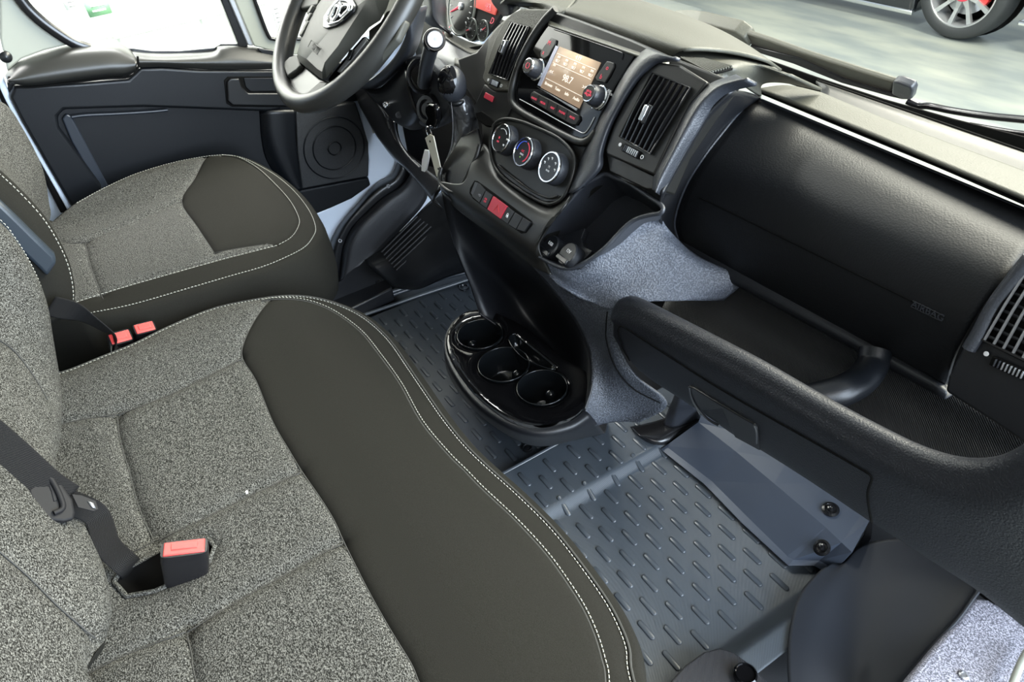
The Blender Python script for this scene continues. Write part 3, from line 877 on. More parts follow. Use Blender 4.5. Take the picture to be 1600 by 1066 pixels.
for k in range(10):
    a = 2 * PI * k / 10 + 0.15; V = []
    for r, w, h in ((0.055, 0.022, 0.085), (0.12, 0.012, 0.072), (0.232, 0.016, 0.085)):
        for s, dh in ((-1, 0), (1, 0), (0.8, -0.03), (-0.8, -0.03)):
            V.append(wp(r, a, h + dh) + Vector((-math.sin(a), 0, math.cos(a))) * (w * s))
    F = [(j * 4 + i, j * 4 + (i + 1) % 4, (j + 1) * 4 + (i + 1) % 4, (j + 1) * 4 + i) for j in range(2) for i in range(4)]
    mk('spoke', V, F, 'alloy', wheel, smooth=False)
lathe('hub_cap', [(0.068, 0.06), (0.068, 0.088), (0.06, 0.094), (0.052, 0.094), (0.050, 0.088), (0, 0.088)], wc, ax_, 'red_mark', wheel, n=40)
lathe('hub_center', [(0.046, 0.086), (0.046, 0.095), (0, 0.096)], wc, ax_, 'silver', wheel, n=32)
cal = [wp(r, a, 0.055) for r, a in [(0.11, -0.55), (0.17, -0.62), (0.175, -0.3), (0.178, 0.1), (0.172, 0.45), (0.11, 0.40), (0.115, 0.0)]]
plate('brake_caliper', cal, 0.05, 'caliper_red', wheel, n=(0, -1, 0), bevel=0.006, label='red brake caliper')
x0 = wc.x - 3.2; x1 = wc.x - R0 - 0.03
sz_ = P(1400, 20, 'y', 5.46).z
box('sill', ((x0 + x1) / 2, 5.62, sz_ + 0.13), (x1 - x0, 0.34, 0.24), 'car_paint', car, bevel=0.04)
box('sill_trim', ((x0 + x1) / 2, 5.46, sz_ + 0.025), (x1 - x0, 0.03, 0.035), 'chrome', car, bevel=0.01)
r0 = [wc + Vector((0.37 * math.cos(PI * k / 12), -0.03, 0.37 * math.sin(PI * k / 12))) for k in range(13)]
r1 = [wc + Vector((0.46 * math.cos(PI * k / 12), -0.05, 0.46 * math.sin(PI * k / 12))) for k in range(13)]
r2 = [wc + Vector((0.66 * math.cos(PI * k / 12), 0.02, 0.62 * math.sin(PI * k / 12))) for k in range(13)]
patch('fender', [r0, r1, r2], 'car_paint', car, nu=2, nv=3, thick=0.02)
box('door_skin', ((x0 + x1) / 2, 5.6, 0.12), (x1 - x0, 0.34, 0.55), 'car_paint', car, bevel=0.05)
box('bumper', (wc.x + 0.72, 5.70, -0.22), (0.62, 0.5, 0.30), 'car_paint', car, bevel=0.05)
box('splitter', (wc.x + 0.72, 5.46, -0.40), (0.60, 0.10, 0.03), 'chrome', car, bevel=0.01)
box('side_marker', (wc.x + 0.40, 5.43, -0.16), (0.035, 0.02, 0.16), 'amber', car, bevel=0.008, label='amber side marker')

# ---- driver door
mat('slate_highlight', (0.014, 0.018, 0.026), 0.35, spec=0.5)  # door plastic lightened to slate for the highlight on the pocket edges
mat('door_plastic', (0.0036, 0.0045, 0.0062), 0.34, spec=0.35, bump=('noise', 900, 0.35, 0.0006))
door = thing('driver_door', (-0.93, 0.2, 0.25), 'closed driver door with black panel, armrest pad, speaker grille and window, left of the driver seat', 'door')
DX = -0.93
DP = Frame((DX, 0, 0), (0, 1, 0), (0, 0, 1))
def dp(px, py, n=0.0): return P(px, py, 'x', DX + n)
def dl(l, n=0.0): return [dp(x, y, n) for x, y in l]
# belt ledge and main panel
main = [(11, 128), (14, 152), (34, 191), (70, 253), (112, 330), (200, 400), (330, 400), (440, 300), (462, 262), (462, 172), (560, 158), (560, 100), (440, 88), (422, 108), (310, 108), (253, 104), (217, 104), (113, 128), (51, 134)]
panel = plate('door_panel', dl(main, 0.0), 0.03, 'door_plastic', door, bevel=0.004)
# raised frame around map pocket: upper band proud of the lower field
band = [(22, 135), (120, 130), (200, 124), (219, 106), (253, 105), (310, 109), (440, 110), (440, 172), (417, 175), (310, 171), (225, 168), (101, 172), (91, 182), (93, 200), (160, 292), (150, 330), (112, 325), (70, 253), (34, 191), (14, 152)]
plate('upper_band', dl(band, 0.022), 0.024, 'door_plastic', door, bevel=0.007, bseg=4)
# curved pillar ahead of the pocket
rows = [[dp(x, y, n) for x, y in [(418, 172), (421, 210), (428, 240), (445, 275), (462, 300)]] for n in (0.0,)]
r0 = dl([(405, 174), (408, 215), (416, 250), (438, 285), (458, 305)], 0.001)
r1 = dl([(418, 173), (421, 212), (430, 245), (446, 277), (462, 300)], 0.020)
r2 = dl([(440, 172), (442, 210), (447, 240), (458, 270), (470, 298)], 0.024)
r3 = dl([(462, 172), (462, 212), (466, 250), (470, 275), (474, 296)], 0.018)
patch('front_column', [r0, r1, r2, r3], 'door_plastic', door, thick=0.003)
# belt ledge
r0 = dl([(205, 79), (239, 82), (281, 82), (332, 79), (343, 71), (388, 72), (440, 82), (520, 95)], -0.015)
r1 = dl([(207, 84), (239, 87), (281, 87), (332, 84), (350, 76), (388, 78), (440, 88), (520, 100)], 0.012)
r2 = dl([(212, 96), (245, 96), (285, 97), (330, 97), (360, 97), (395, 97), (440, 99), (520, 110)], 0.032)
r3 = dl([(217, 106), (253, 105), (310, 108), (340, 109), (370, 109), (400, 109), (440, 109), (520, 118)], 0.024)
patch('belt_ledge', [r0, r1, r2, r3], 'wheel_rubber', door, thick=0.003, label='lighter matte belt ledge')
sw = dl([(402, 76), (425, 78), (440, 86), (432, 92), (416, 91)], 0.014)
plate('window_switches', sw, 0.008, 'smooth_plastic', door, bevel=0.002)
# armrest pad
top = dl([(8, 118), (17, 104), (34, 93), (70, 80), (113, 69), (158, 65), (182, 66), (203, 76)], -0.02)
t1 = dl([(9, 120), (20, 110), (40, 100), (75, 90), (115, 81), (160, 77), (186, 78), (209, 86)], 0.03)
t2 = dl([(11, 124), (25, 121), (50, 115), (85, 109), (120, 104), (165, 99), (192, 98), (214, 97)], 0.055)
t3 = dl([(13, 127), (28, 129), (51, 129), (90, 124), (125, 119), (168, 114), (194, 113), (213, 107)], 0.055)
t4 = dl([(14, 128), (30, 133), (53, 134), (92, 130), (125, 126), (168, 121), (196, 119), (212, 112)], 0.035)
patch('armrest_pad', [top, t1, t2, t3, t4], 'wheel_rubber', door, thick=0.01, label='padded olive-grey armrest')
tube('armrest_piping', spl(dl([(22, 136), (53, 136), (113, 129), (169, 122), (196, 121), (209, 116), (216, 104), (215, 88)], 0.036), 6), 0.0022, 'void_black', door, seg=6)
# pull handle recess
rec = dl([(350, 126), (356, 120), (450, 120), (450, 168), (363, 167), (354, 162)], 0.024)
h0 = plate('handle_recess', rec, 0.004, 'void_black', door, bevel=0.001)
cup = dl([(355, 128), (360, 123), (374, 123), (378, 136), (388, 146), (450, 146), (450, 166), (364, 165), (356, 158)], 0.030)
plate('pull_handle', cup, 0.010, 'smooth_plastic', h0, bevel=0.003, bseg=4)
cup2 = dl([(381, 122), (450, 122), (450, 142), (392, 143), (384, 136)], 0.026)
plate('release_lever', cup2, 0.003, 'door_plastic', h0, bevel=0.001)
tube('pocket_lip', spl(dl([(112, 183), (135, 180), (180, 178), (230, 175), (262, 172)], 0.012), 5), 0.0035, 'slate_highlight', door, seg=8)  # lip tube carries the painted highlight along the pocket top
plate('pocket_edge', dl([(97, 186), (104, 178), (112, 182), (170, 292), (158, 300), (112, 222)], 0.010), 0.006, 'slate_highlight', door, bevel=0.003)
# speaker grille
gr = dl([(462, 173), (556, 160), (576, 223), (576, 276), (472, 296), (465, 240)], 0.020)
mat('speaker_mesh', (0.013, 0.014, 0.015), 0.45, bump=('voronoi', 600, 0.5, 0.0012))
g = plate('speaker_grille', gr, 0.02, 'speaker_mesh', door, bevel=0.004, label='perforated speaker grille')
cs = dp(523, 232, 0.021)
n_ = (1, 0, 0)
for r in (0.085, 0.060, 0.018):
    tube('grille_ring', [cs + Vector((0, math.cos(2 * PI * k / 40) * r, math.sin(2 * PI * k / 40) * r)) for k in range(40)], 0.002, 'door_plastic', g, seg=6, closed=True)
low = dl([(458, 268), (472, 297), (576, 277), (580, 290), (550, 311), (517, 326), (470, 345), (440, 330)], 0.018)
plate('lower_trim', low, 0.03, 'door_plastic', door, bevel=0.006)
# door window frame, seal, panes
fo = [(-60, -90), (-40, -40), (0, 46), (10, 108), (16, 104), (34, 93), (70, 80), (113, 71)]
fr_out = dl([(0, 0), (0, 60), (12, 112), (34, 92), (70, 79), (115, 68), (84, 38), (44, 0), (20, -40), (-30, -40), (-20, 0)], -0.005)
plate('window_surround', fr_out, 0.02, 'cream_paint', door, bevel=0.004, label='cream painted frame around the window')
tube('window_seal', spl(dl([(2, -44), (33, 0), (50, 20), (76, 42), (113, 66), (140, 76)], 0.004), 6), 0.0115, 'satin_black', door, seg=10, flat=0.6)
plate('belt_seal', dl([(120, 72), (208, 76), (239, 80), (281, 80), (335, 75), (345, 69), (387, 69), (387, 76), (345, 78), (281, 86), (208, 84), (120, 80)], -0.012), 0.008, 'satin_black', door, bevel=0.001)
plate('seal_strip', dl([(337, -30), (345, 0), (373, 71), (388, 71), (357, 0), (345, -30)], 0.0), 0.02, 'satin_black', door, bevel=0.002)
plate('mirror_bar', dl([(345, -30), (357, 0), (387, 71), (397, 72), (367, 0), (356, -30)], 0.004), 0.02, 'silver', door, bevel=0.003)
plate('quarter_frame', dl([(356, -30), (367, 0), (397, 72), (440, 84), (500, 88), (500, 62), (440, 62), (426, 61), (416, 53), (396, 0), (386, -30)], 0.0), 0.02, 'cream_paint', door, bevel=0.003, label='cream painted pillar of the quarter window')
tube('quarter_seal', spl(dl([(388, -30), (398, 0), (418, 53), (427, 61), (440, 61), (480, 61)], 0.004), 5), 0.0045, 'satin_black', door, seg=8)
def glass(name='glass', tint=(1, 1, 1)):
    m = bpy.data.materials.new(name); m.use_nodes = True; nt = m.node_tree
    for n in list(nt.nodes):
        if n.type != 'OUTPUT_MATERIAL': nt.nodes.remove(n)
    tr_ = nt.nodes.new('ShaderNodeBsdfTransparent'); tr_.inputs[0].default_value = (*tint, 1)
    gl = nt.nodes.new('ShaderNodeBsdfGlossy'); gl.inputs['Roughness'].default_value = 0.02
    fz = nt.nodes.new('ShaderNodeFresnel'); fz.inputs['IOR'].default_value = 1.3
    mx = nt.nodes.new('ShaderNodeMixShader')
    nt.links.new(fz.outputs[0], mx.inputs[0]); nt.links.new(tr_.outputs[0], mx.inputs[1]); nt.links.new(gl.outputs[0], mx.inputs[2])
    nt.links.new(mx.outputs[0], [n for n in nt.nodes if n.type == 'OUTPUT_MATERIAL'][0].inputs[0])
    MATS[name] = m
glass('glass', (0.93, 0.96, 0.94))
quad('window_pane', dl([(-20, -40), (60, 75), (208, 84), (281, 86), (345, 78), (380, 71), (340, -40)], -0.02), 'glass', door)
quad('quarter_pane', dl([(388, -30), (398, 0), (418, 53), (427, 62), (500, 62), (500, -30)], -0.006), 'glass', door)
# plug on the door frame
lathe('rubber_plug', [(0.012, 0), (0.011, 0.004), (0.006, 0.007), (0, 0.008)], dp(9, 89, 0.002), (1, 0.1, 0.1), 'smooth_plastic', door, n=24)
# door rear edge strip (silver) and weatherstrip of the B pillar
tube('door_edge', spl(dl([(-15, 80), (0, 122), (14, 156), (50, 220), (95, 300), (118, 340)], 0.0), 6), 0.007, 'body_paint', door, seg=8)
bp = thing('pillar_seal', P(20, 180, 'x', -0.945), 'black rubber weatherstrip up the pillar behind the driver door', 'weatherstrip')
tube('seal_bead', spl([P(x, y, 'x', -0.935) for x, y in [(-15, 100), (0, 138), (30, 200), (65, 262), (100, 330)]], 6), 0.008, 'void_black', bp, seg=8)

# painted sill and hinge pillar ahead of the speaker
sill = [(562, 158), (570, 160), (586, 211), (622, 247), (640, 262), (640, 300), (560, 380), (514, 392), (500, 356), (470, 345), (520, 322), (556, 300), (574, 289), (577, 250)]
o = plate('trim_1', [P(x, y, 'x', -0.945) for x, y in sill], 0.02, 'body_paint', None, bevel=0.004); st(o)
tag(tube('door_check_strap', [P(568, 155, 'x', -0.935), P(578, 185, 'x', -0.935), P(584, 208, 'x', -0.935)], 0.0025, 'ivory_tag', None, seg=8), 'thin ivory strip down the painted hinge pillar', 'strip')
# kick panels
kick = thing('kick_trim', P(540, 395, 'x', -0.90), 'curved black sill trim with two screws between painted sill and driver footwell', 'trim panel')
ka = [(622, 247), (612, 272), (588, 287), (559, 317), (530, 352), (514, 387), (505, 440), (512, 470)]
kb = [(641, 272), (625, 292), (598, 310), (570, 335), (549, 358), (537, 385), (533, 412), (530, 440)]
r0 = [P(x, y, 'x', -0.935) for x, y in ka]; r2 = [P(x, y, 'x', -0.895) for x, y in kb]
r1 = [P((a[0] * .6 + b[0] * .4), (a[1] * .6 + b[1] * .4), 'x', -0.900) for a, b in zip(ka, kb)]
patch('trim_shell', [r0, r1, r2], 'smooth_plastic', kick, nu=5, nv=6, thick=0.004)
for x, y in ((606, 291), (531, 376)):
    lathe('screw', [(0.006, 0), (0.0058, 0.003), (0.003, 0.003), (0.002, 0.001), (0, 0.001)], P(x, y, 'x', -0.898), (1, 0, 0.3), 'satin_black', kick, n=20)
kp = thing('footwell_trim', P(585, 395, 'x', -0.88), 'grained dark side panel beside the driver footrest', 'trim panel')
kc = [(652, 262), (668, 300), (660, 322), (640, 345), (618, 368), (598, 388), (582, 400), (560, 415)]
r0 = [P(x, y, 'x', -0.892) for x, y in kb]; r2 = [P(x, y, 'x', -0.855) for x, y in kc]
r1 = [P((a[0] * .75 + b[0] * .25), (a[1] * .75 + b[1] * .25), 'x', -0.862) for a, b in zip(kb, kc)]
plate('sill_filler', [P(x, y, 'x', -0.932) for x, y in [(513, 388), (535, 405), (575, 395), (622, 355), (640, 400), (620, 450), (560, 485), (498, 485)]], 0.01, 'plastic', kp, bevel=0.001)
patch('panel_shell', [r0, r1, r2], 'grain', kp, nu=5, nv=6, thick=0.004)
# footrest with ribs
ft = thing('footrest', P(610, 440, 'x', -0.80), 'black moulded footrest with parallel ribs at the far side of the driver footwell', 'footrest')
f0 = [P(568, 405, 'x', -0.86), P(600, 384, 'x', -0.86), P(635, 352, 'x', -0.86), P(668, 318, 'x', -0.86), P(700, 290, 'x', -0.86)]
f1 = [P(582, 420, 'x', -0.82), P(612, 400, 'x', -0.81), P(650, 366, 'x', -0.80), P(686, 335, 'x', -0.79), P(715, 300, 'x', -0.78)]
f2 = [P(606, 443, 'x', -0.80), P(633, 415, 'x', -0.77), P(668, 385, 'x', -0.75), P(700, 352, 'x', -0.73), P(730, 320, 'x', -0.70)]
f3 = [P(613, 449, 'x', -0.80), P(650, 440, 'x', -0.74), P(690, 414, 'x', -0.70), P(722, 395, 'x', -0.66), P(745, 370, 'x', -0.62)]
f4 = [P(625, 452, 'x', -0.80), P(655, 452, 'x', -0.76), P(695, 435, 'x', -0.72), P(730, 425, 'x', -0.68), P(750, 420, 'x', -0.64)]
patch('rest_shell', [f0, f1, f2, f3, f4], 'smooth_plastic', ft, nu=6, nv=6, thick=0.004)
for i in range(7):
    t = i / 6
    a = Vector(P(596 + 23 * t, 394 + 28 * t, 'x', -0.81 + 0.025 * t)); b = Vector(P(652 + 32 * t, 338 + 24 * t, 'x', -0.80 + 0.03 * t))
    a += (CAM - a).normalized() * 0.008; b += (CAM - b).normalized() * 0.008
    tube('rib', [a, a.lerp(b, 0.5), b], 0.0032, 'plastic', ft, seg=8)
# floor step plate left of the mat with studs
sp_ = thing('floor_step', at_z(545, 440, 0.05), 'black floor plate with round studs between driver seat and footrest', 'floor panel')
pp = [P(x, y, 'z', 0.05) for x, y in [(500, 400), (534, 413), (582, 399), (613, 450), (560, 476), (511, 500), (470, 480)]]
plate('step_plate', pp, 0.05, 'plastic', sp_, n=(0, 0, 1), bevel=0.006)
for x, y, r in ((566, 411, 0.013), (588, 438, 0.015), (525, 440, 0.014)):
    lathe('stud', [(r, 0), (r, 0.006), (r * 0.8, 0.008), (r * 0.7, 0.003), (0, 0.003)], P(x, y, 'z', 0.052), (0, 0, 1), 'satin_black', sp_, n=24)
tube('sill_bead', [P(x, y, 'z', 0.02) for x, y in [(500, 500), (560, 480), (613, 456), (660, 440), (735, 424)]], 0.008, 'rubber_ridge', sp_, seg=8)
# ================================================================ DASHBOARD
mat('dash_olive', (0.064, 0.063, 0.050), 0.52, spec=0.4, bump=('noise', 480, 0.5, 0.0010))
mat('stack_plastic', (0.0085, 0.0085, 0.0078), 0.38, spec=0.5, bump=('noise', 900, 0.2, 0.0005))
mat('slate_plastic', (0.026, 0.029, 0.036), 0.38, spec=0.6, bump=('noise', 500, 0.5, 0.0010))
mat('screen_tan', (0.26, 0.19, 0.13), 0.35, spec=0.2, emit=((0.62, 0.44, 0.30), 0.55))
mat('screen_line', (0.8, 0.75, 0.65), 0.4, emit=((1.0, 0.93, 0.80), 0.9))
mat('lit_red', (0.5, 0.04, 0.07), 0.4, emit=((1.0, 0.10, 0.16), 0.5))
mat('screen_edge', (0.62, 0.62, 0.72), 0.25, spec=0.5)
K = Frame((0, 0.64, 0.924), (1, 0, 0), (0, 0.545, 0.839))
def kp(x, y, n=0.0): return K.p(x, y, n)
def kl(l, n=0.0): return [K.p(x, y, n) for x, y in l]
dash = thing('dashboard', (0.0, 0.75, 0.5), 'black moulded dashboard with centre stack, vents, airbag panel and lower tray, across the cab', 'dashboard')

# ---- centre fascia base plate
base = [(714, 92), (745, 80), (771, 46), (800, 20), (858, 14), (905, 30), (985, 60), (1040, 84), (1140, 124), (1100, 180), (1060, 240), (1034, 300), (985, 290), (938, 272), (905, 300), (860, 350), (845, 380), (832, 394), (785, 362), (735, 322), (722, 300), (730, 278), (744, 247), (752, 226), (752, 200), (745, 165), (722, 130)]
plate('centre_fascia', kl(base, -0.006), 0.03, 'stack_plastic', dash, bevel=0.004)
# lower control face, curved out towards the cabin with a rolled lip
lo0 = kl([(750, 228), (758, 226), (768, 240), (782, 272), (812, 298), (848, 320), (868, 320), (895, 300)], 0.004)
lo1 = kl([(736, 256), (744, 258), (757, 272), (778, 288), (806, 311), (840, 334), (862, 338), (880, 322)], 0.020)
lo2 = kl([(722, 286), (730, 296), (742, 306), (765, 325), (793, 345), (824, 368), (845, 372), (852, 356)], 0.022)
lo3 = kl([(687, 284), (706, 302), (728, 318), (756, 338), (785, 359), (812, 379), (834, 393), (842, 386)], 0.018)
lo4 = kl([(688, 292), (706, 312), (728, 328), (756, 349), (785, 370), (812, 391), (836, 408), (850, 408)], 0.006)
lo5 = kl([(690, 304), (708, 322), (730, 340), (757, 360), (785, 381), (812, 402), (838, 420), (860, 430)], 0.000)
patch('switch_panel', [lo0, lo1, lo2, lo3, lo4, lo5], 'stack_plastic', dash, thick=0.004)
# recess around the dials
rc = [(772, 195), (790, 186), (815, 190), (838, 199), (870, 214), (891, 233), (898, 250), (894, 276), (882, 305), (868, 317), (848, 317), (811, 296), (781, 272), (769, 250), (766, 222)]
plate('climate_panel', kl(rc, 0.006), 0.012, 'stack_plastic', dash, bevel=0.003, label='recessed panel behind the climate dials')
tube('climate_ridge', spl(kl(rc, 0.008), 4, True), 0.0028, 'stack_plastic', dash, seg=8, closed=True)
tube('climate_ledge', spl(kl([(778, 258), (800, 276), (830, 298), (856, 309), (872, 306)], 0.009), 5), 0.0016, 'stack_plastic', dash, seg=8)
CU, CV, CN = K.U, K.V, K.N
def on_face(c, a, r, h): return c + CU * (math.cos(a) * r) + CV * (math.sin(a) * r) + CN * h
def arc(name, c, r, a0, a1, h, w, m, parent, n=14):
    return tube(name, [on_face(c, math.radians(a0 + (a1 - a0) * i / n), r, h) for i in range(n + 1)], w, m, parent, seg=6)
def dial(px, py, label):
    cap = kp(px, py, 0.024); c0 = cap - CN * 0.024
    r = 0.0255
    d = mk('climate_dial', *lathe_g([(r + 0.002, 0), (r + 0.002, 0.002), (r, 0.004), (r - 0.001, 0.021), (r - 0.002, 0.0225)] + [(0, 0.0225)], c0, CN, 48), 'slate_plastic', dash, auto=35, label=label)
    mk('dial_ring', *lathe_g([(r - 0.0012, 0.020), (r - 0.0012, 0.0236), (r - 0.0022, 0.0248), (r - 0.0038, 0.0248), (r - 0.0044, 0.0238), (r - 0.0044, 0.021)], c0, CN, 48), 'chrome', d, auto=35)
    mk('dial_face', *lathe_g([(r - 0.0044, 0.0228), (r - 0.0048, 0.0236), (0, 0.0236)], c0, CN, 40), 'smooth_plastic', d, auto=35)
    return d, c0
d1, c0 = dial(782, 216, 'left dial with fan symbol')
arc('fan_scale', c0, 0.0160, 40, 120, 0.0240, 0.0006, 'white_mark', d1); 
box('fan_mark', on_face(c0, -0.45, 0.0165, 0.0242), (0.004, 0.003, 0.0006), 'white_mark', d1, U=CU, V_=CV, bevel=0)
box('pointer', on_face(c0, math.radians(10), r_ := 0.0225, 0.0248), (0.0085, 0.0028, 0.0016), 'white_mark', d1, U=CU, V_=CV, bevel=0)
text('fan_symbol', '*', on_face(c0, math.radians(180), 0.004, 0.0238) + CV * -0.002, CU, CV, 0.010, 'lit_red', d1, 0.0002)
text('fan_text', 'OFF', on_face(c0, math.radians(240), 0.008, 0.0238), CU, CV, 0.0042, 'lit_red', d1, 0.0002)
d2, c0 = dial(816.6, 237, 'middle dial with blue to red temperature scale')
arc('cold_scale', c0, 0.0165, 90, 185, 0.0240, 0.0008, 'blue_mark', d2)
arc('hot_scale', c0, 0.0165, -55, 75, 0.0240, 0.0010, 'red_mark', d2)
text('ac_text', 'A/C', on_face(c0, math.radians(100), 0.001, 0.0238), CU, CV, 0.0055, 'red_mark', d2, 0.0002)
text('ac_small', 'MAX', on_face(c0, math.radians(270), 0.0045, 0.0238), CU, CV, 0.0045, 'white_mark', d2, 0.0002)
lathe('ac_lamp', [(0.0012, 0), (0.0012, 0.0004), (0, 0.0005)], on_face(c0, math.radians(262), 0.0095, 0.0237), CN, 'green_mark', d2, n=12)
d3, c0 = dial(857.8, 261, 'right dial with airflow symbols')
for a in (165, 130, 95, 45, 5):
    cc = on_face(c0, math.radians(a), 0.0145, 0.0240)
    box('airflow_symbol', cc, (0.0034, 0.0018, 0.0004), 'white_mark', d3, U=CU, V_=CV, bevel=0)
    box('airflow_symbol', cc + CV * -0.0016 + CU * 0.0012, (0.0012, 0.0026, 0.0004), 'white_mark', d3, U=CU, V_=CV, bevel=0)
box('defrost_symbol', on_face(c0, 0, 0.0, 0.0240), (0.0045, 0.0040, 0.0004), 'grey_mark', d3, U=CU, V_=CV, bevel=0)
text('defrost_text', 'REAR', on_face(c0, math.radians(270), 0.006, 0.0238), CU, CV, 0.0038, 'white_mark', d3, 0.0002)

# ---- radio
rb = [(856, 38), (900, 53), (950, 70), (993, 84), (974, 115), (961, 134), (948, 159), (938, 180), (929, 201), (921, 212), (908, 217), (898, 214), (869, 200), (816, 170), (805, 161), (803, 150), (806, 132), (815, 109), (821, 90), (836, 70)]
radio = plate('radio', kl(rb, 0.000), 0.012, 'gloss_black', dash, bevel=0.0015, label='gloss black radio unit')
tube('bezel_line', spl(kl([(812, 155), (840, 170), (870, 187), (900, 203), (912, 208), (920, 200), (929, 183)], 0.0012), 5), 0.0008, 'silver', radio, seg=6)
tube('bezel_line', spl(kl([(866, 46), (900, 57), (940, 71), (968, 81), (973, 85), (971, 93)], 0.0012), 5), 0.0008, 'smooth_plastic', radio, seg=6)
SF = [(874, 72.5), (938, 97.5), (904, 169), (844.5, 136.5)]
scr = plate('screen', kl(SF, 0.0020), 0.002, 'screen_tan', radio, bevel=0, label='lit tan radio screen')
plate('screen_side', kl([(868, 71), (872, 73), (844, 135), (839.5, 133)], 0.0024), 0.003, 'screen_edge', radio, bevel=0.0004)
plate('screen_side', kl([(838, 135), (842, 137), (902, 170), (900, 173)], 0.0018), 0.003, 'silver', radio, bevel=0.0002)
s0, s1, s2_, s3 = kl(SF, 0.0026)
def sp_at(a, b): return s3.lerp(s2_, a).lerp(s0.lerp(s1, a), b)
for b in (0.84, 0.62, 0.24):
    tube('screen_rule', [sp_at(0.03, b), sp_at(0.97, b)], 0.0004, 'screen_line', radio, seg=5)
def stext(s, a, b, size, sq=1.0): text('screen_text', s, sp_at(a, b), CU, CV, size, 'screen_line', radio, 0.0002, squeeze=sq)
stext('4:19', 0.52, 0.92, 0.0085); stext('98.7', 0.50, 0.42, 0.0150)
for i in range(5):
    stext('FM', 0.10 + 0.205 * i, 0.78, 0.0055); stext('98.7', 0.10 + 0.205 * i, 0.69, 0.0058)
stext('<<', 0.08, 0.42, 0.009); stext('>>', 0.92, 0.42, 0.009); stext('FM', 0.08, 0.58, 0.005)
for i, s in enumerate(['Browse', 'Tune', 'Info', 'Audio']): stext(s, 0.15 + 0.24 * i, 0.14, 0.0068)
for pl_, marks in (([(861, 59), (869, 62), (868, 68), (862, 78), (857, 87), (850, 92), (844, 89), (844, 82), (850, 72)], [('M', 858, 67), ('x', 849, 82)]),
                   ([(948, 95), (959, 98), (959, 104), (952, 118), (945, 129), (932, 127), (930, 120), (937, 111)], [('o', 949, 106), ('b', 939, 120)])):
    b = plate('side_buttons', kl(pl_, 0.003), 0.004, 'stack_plastic', radio, bevel=0.0012)
    for s, x, y in marks: text('button_mark', s, kp(x, y, 0.0032), CU, CV, 0.010, 'lit_red', radio, 0.0002)
bar = [(829, 146), (834, 142), (870, 161), (904, 180), (905, 186), (899, 195), (892, 194), (860, 176), (831, 158), (828, 152)]
plate('button_bar', kl(bar, 0.004), 0.005, 'stack_plastic', radio, bevel=0.0012)
for s, x, y in (('RADIO', 834.5, 154), ('MEDIA', 848, 161), ('NAV', 863, 169), ('PHONE', 878, 176), ('MORE', 894, 184)):
    text('button_text', s, kp(x, y, 0.0042), CU, CV, 0.0050, 'lit_red', radio, 0.0002)
for a, b in (((842, 149), (839, 162)), ((857, 157), (854, 171)), ((871, 164), (868, 178)), ((887, 172), (884, 187))):
    tube('button_gap', [kp(*a, 0.0042), kp(*b, 0.0042)], 0.0004, 'gloss_black', radio, seg=5)
def rknob(px, py, label, mark):
    cap = kp(px, py, 0.022); c0 = cap - CN * 0.022
    k_ = mk('radio_knob', *lathe_g([(0.0150, 0), (0.0150, 0.014), (0.0135, 0.020), (0.012, 0.0225), (0, 0.0225)], c0, CN, 40), 'slate_plastic', radio, auto=35, label=label)
    mk('knob_ring', *lathe_g([(0.0178, 0.001), (0.0178, 0.004), (0.0162, 0.0052), (0.0152, 0.004), (0.0152, 0.001)], c0, CN, 40), 'chrome', radio, auto=35)
    mk('cap_ring', *lathe_g([(0.0128, 0.0215), (0.0122, 0.0242), (0.0108, 0.0244), (0.0104, 0.0225)], c0, CN, 40), 'chrome', radio, auto=35)
    mk('knob_cap', *lathe_g([(0.0104, 0.0225), (0.0100, 0.0238), (0, 0.0240)], c0, CN, 32), 'hub_plastic', radio, auto=35)
    arc('knob_mark', c0, 0.0045, 110, 430, 0.0242, 0.0005, 'lit_red', radio)
    return c0
c_ = rknob(826, 103, 'left radio knob', 'o')
c_ = rknob(921, 146, 'right radio knob', 'E')
for dy in (0.0022, -0.0022): text('knob_text', 'ENTER' if dy > 0 else 'BROWSE', c_ + CN * 0.0243 + CV * dy, CU, CV, 0.0040, 'lit_red', radio, 0.0002)
text('side_text', 'TUNE', kp(950, 142, 0.001), CU, CV, 0.006, 'white_mark', radio, 0.0002); text('side_text', 'SCROLL', kp(953, 147, 0.001), CU, CV, 0.0045, 'white_mark', radio, 0.0002)
arc('volume_arc', kp(935, 150, 0), 0.0225, -50, 40, 0.0012, 0.0007, 'silver', radio)

# ---- ribs and arches of the stack
bt = [kp(x, y, 0.018) for x, y in [(687, 284), (698, 296), (712, 305), (724, 312), (733, 318)]]
tube('boot_surround', spl([kp(x, y, 0.015) for x, y in [(690, 262), (687, 276), (690, 288), (702, 298), (714, 300), (722, 290), (732, 270), (744, 245), (750, 226)]], 5), 0.0045, 'stack_plastic', dash, seg=10)
plate('boot_tray', kl([(690, 262), (687, 280), (692, 292), (706, 302), (722, 302), (736, 268), (752, 228), (745, 200), (720, 215)], 0.006), 0.006, 'satin_black', dash, bevel=0.001)
tube('left_rib', spl(kl([(868, 14), (852, 30), (836, 52), (822, 76), (811, 100), (802, 128), (799, 148), (802, 163), (816, 176), (845, 192), (880, 211), (906, 222), (920, 219), (932, 206)], 0.003), 6), 0.0062, 'stack_plastic', dash, seg=12)
L = [(1012, 74), (996, 86), (984, 101), (971, 121), (954, 153), (939, 180), (927, 205), (914, 232), (902, 262), (884, 302)]
R_ = [(1062, 96), (1028, 100), (1004, 120), (990, 138), (974, 164), (958, 194), (948, 220), (943, 240), (940, 264), (912, 294)]
M_ = [((a[0] + b[0]) / 2, (a[1] + b[1]) / 2) for a, b in zip(L, R_)]
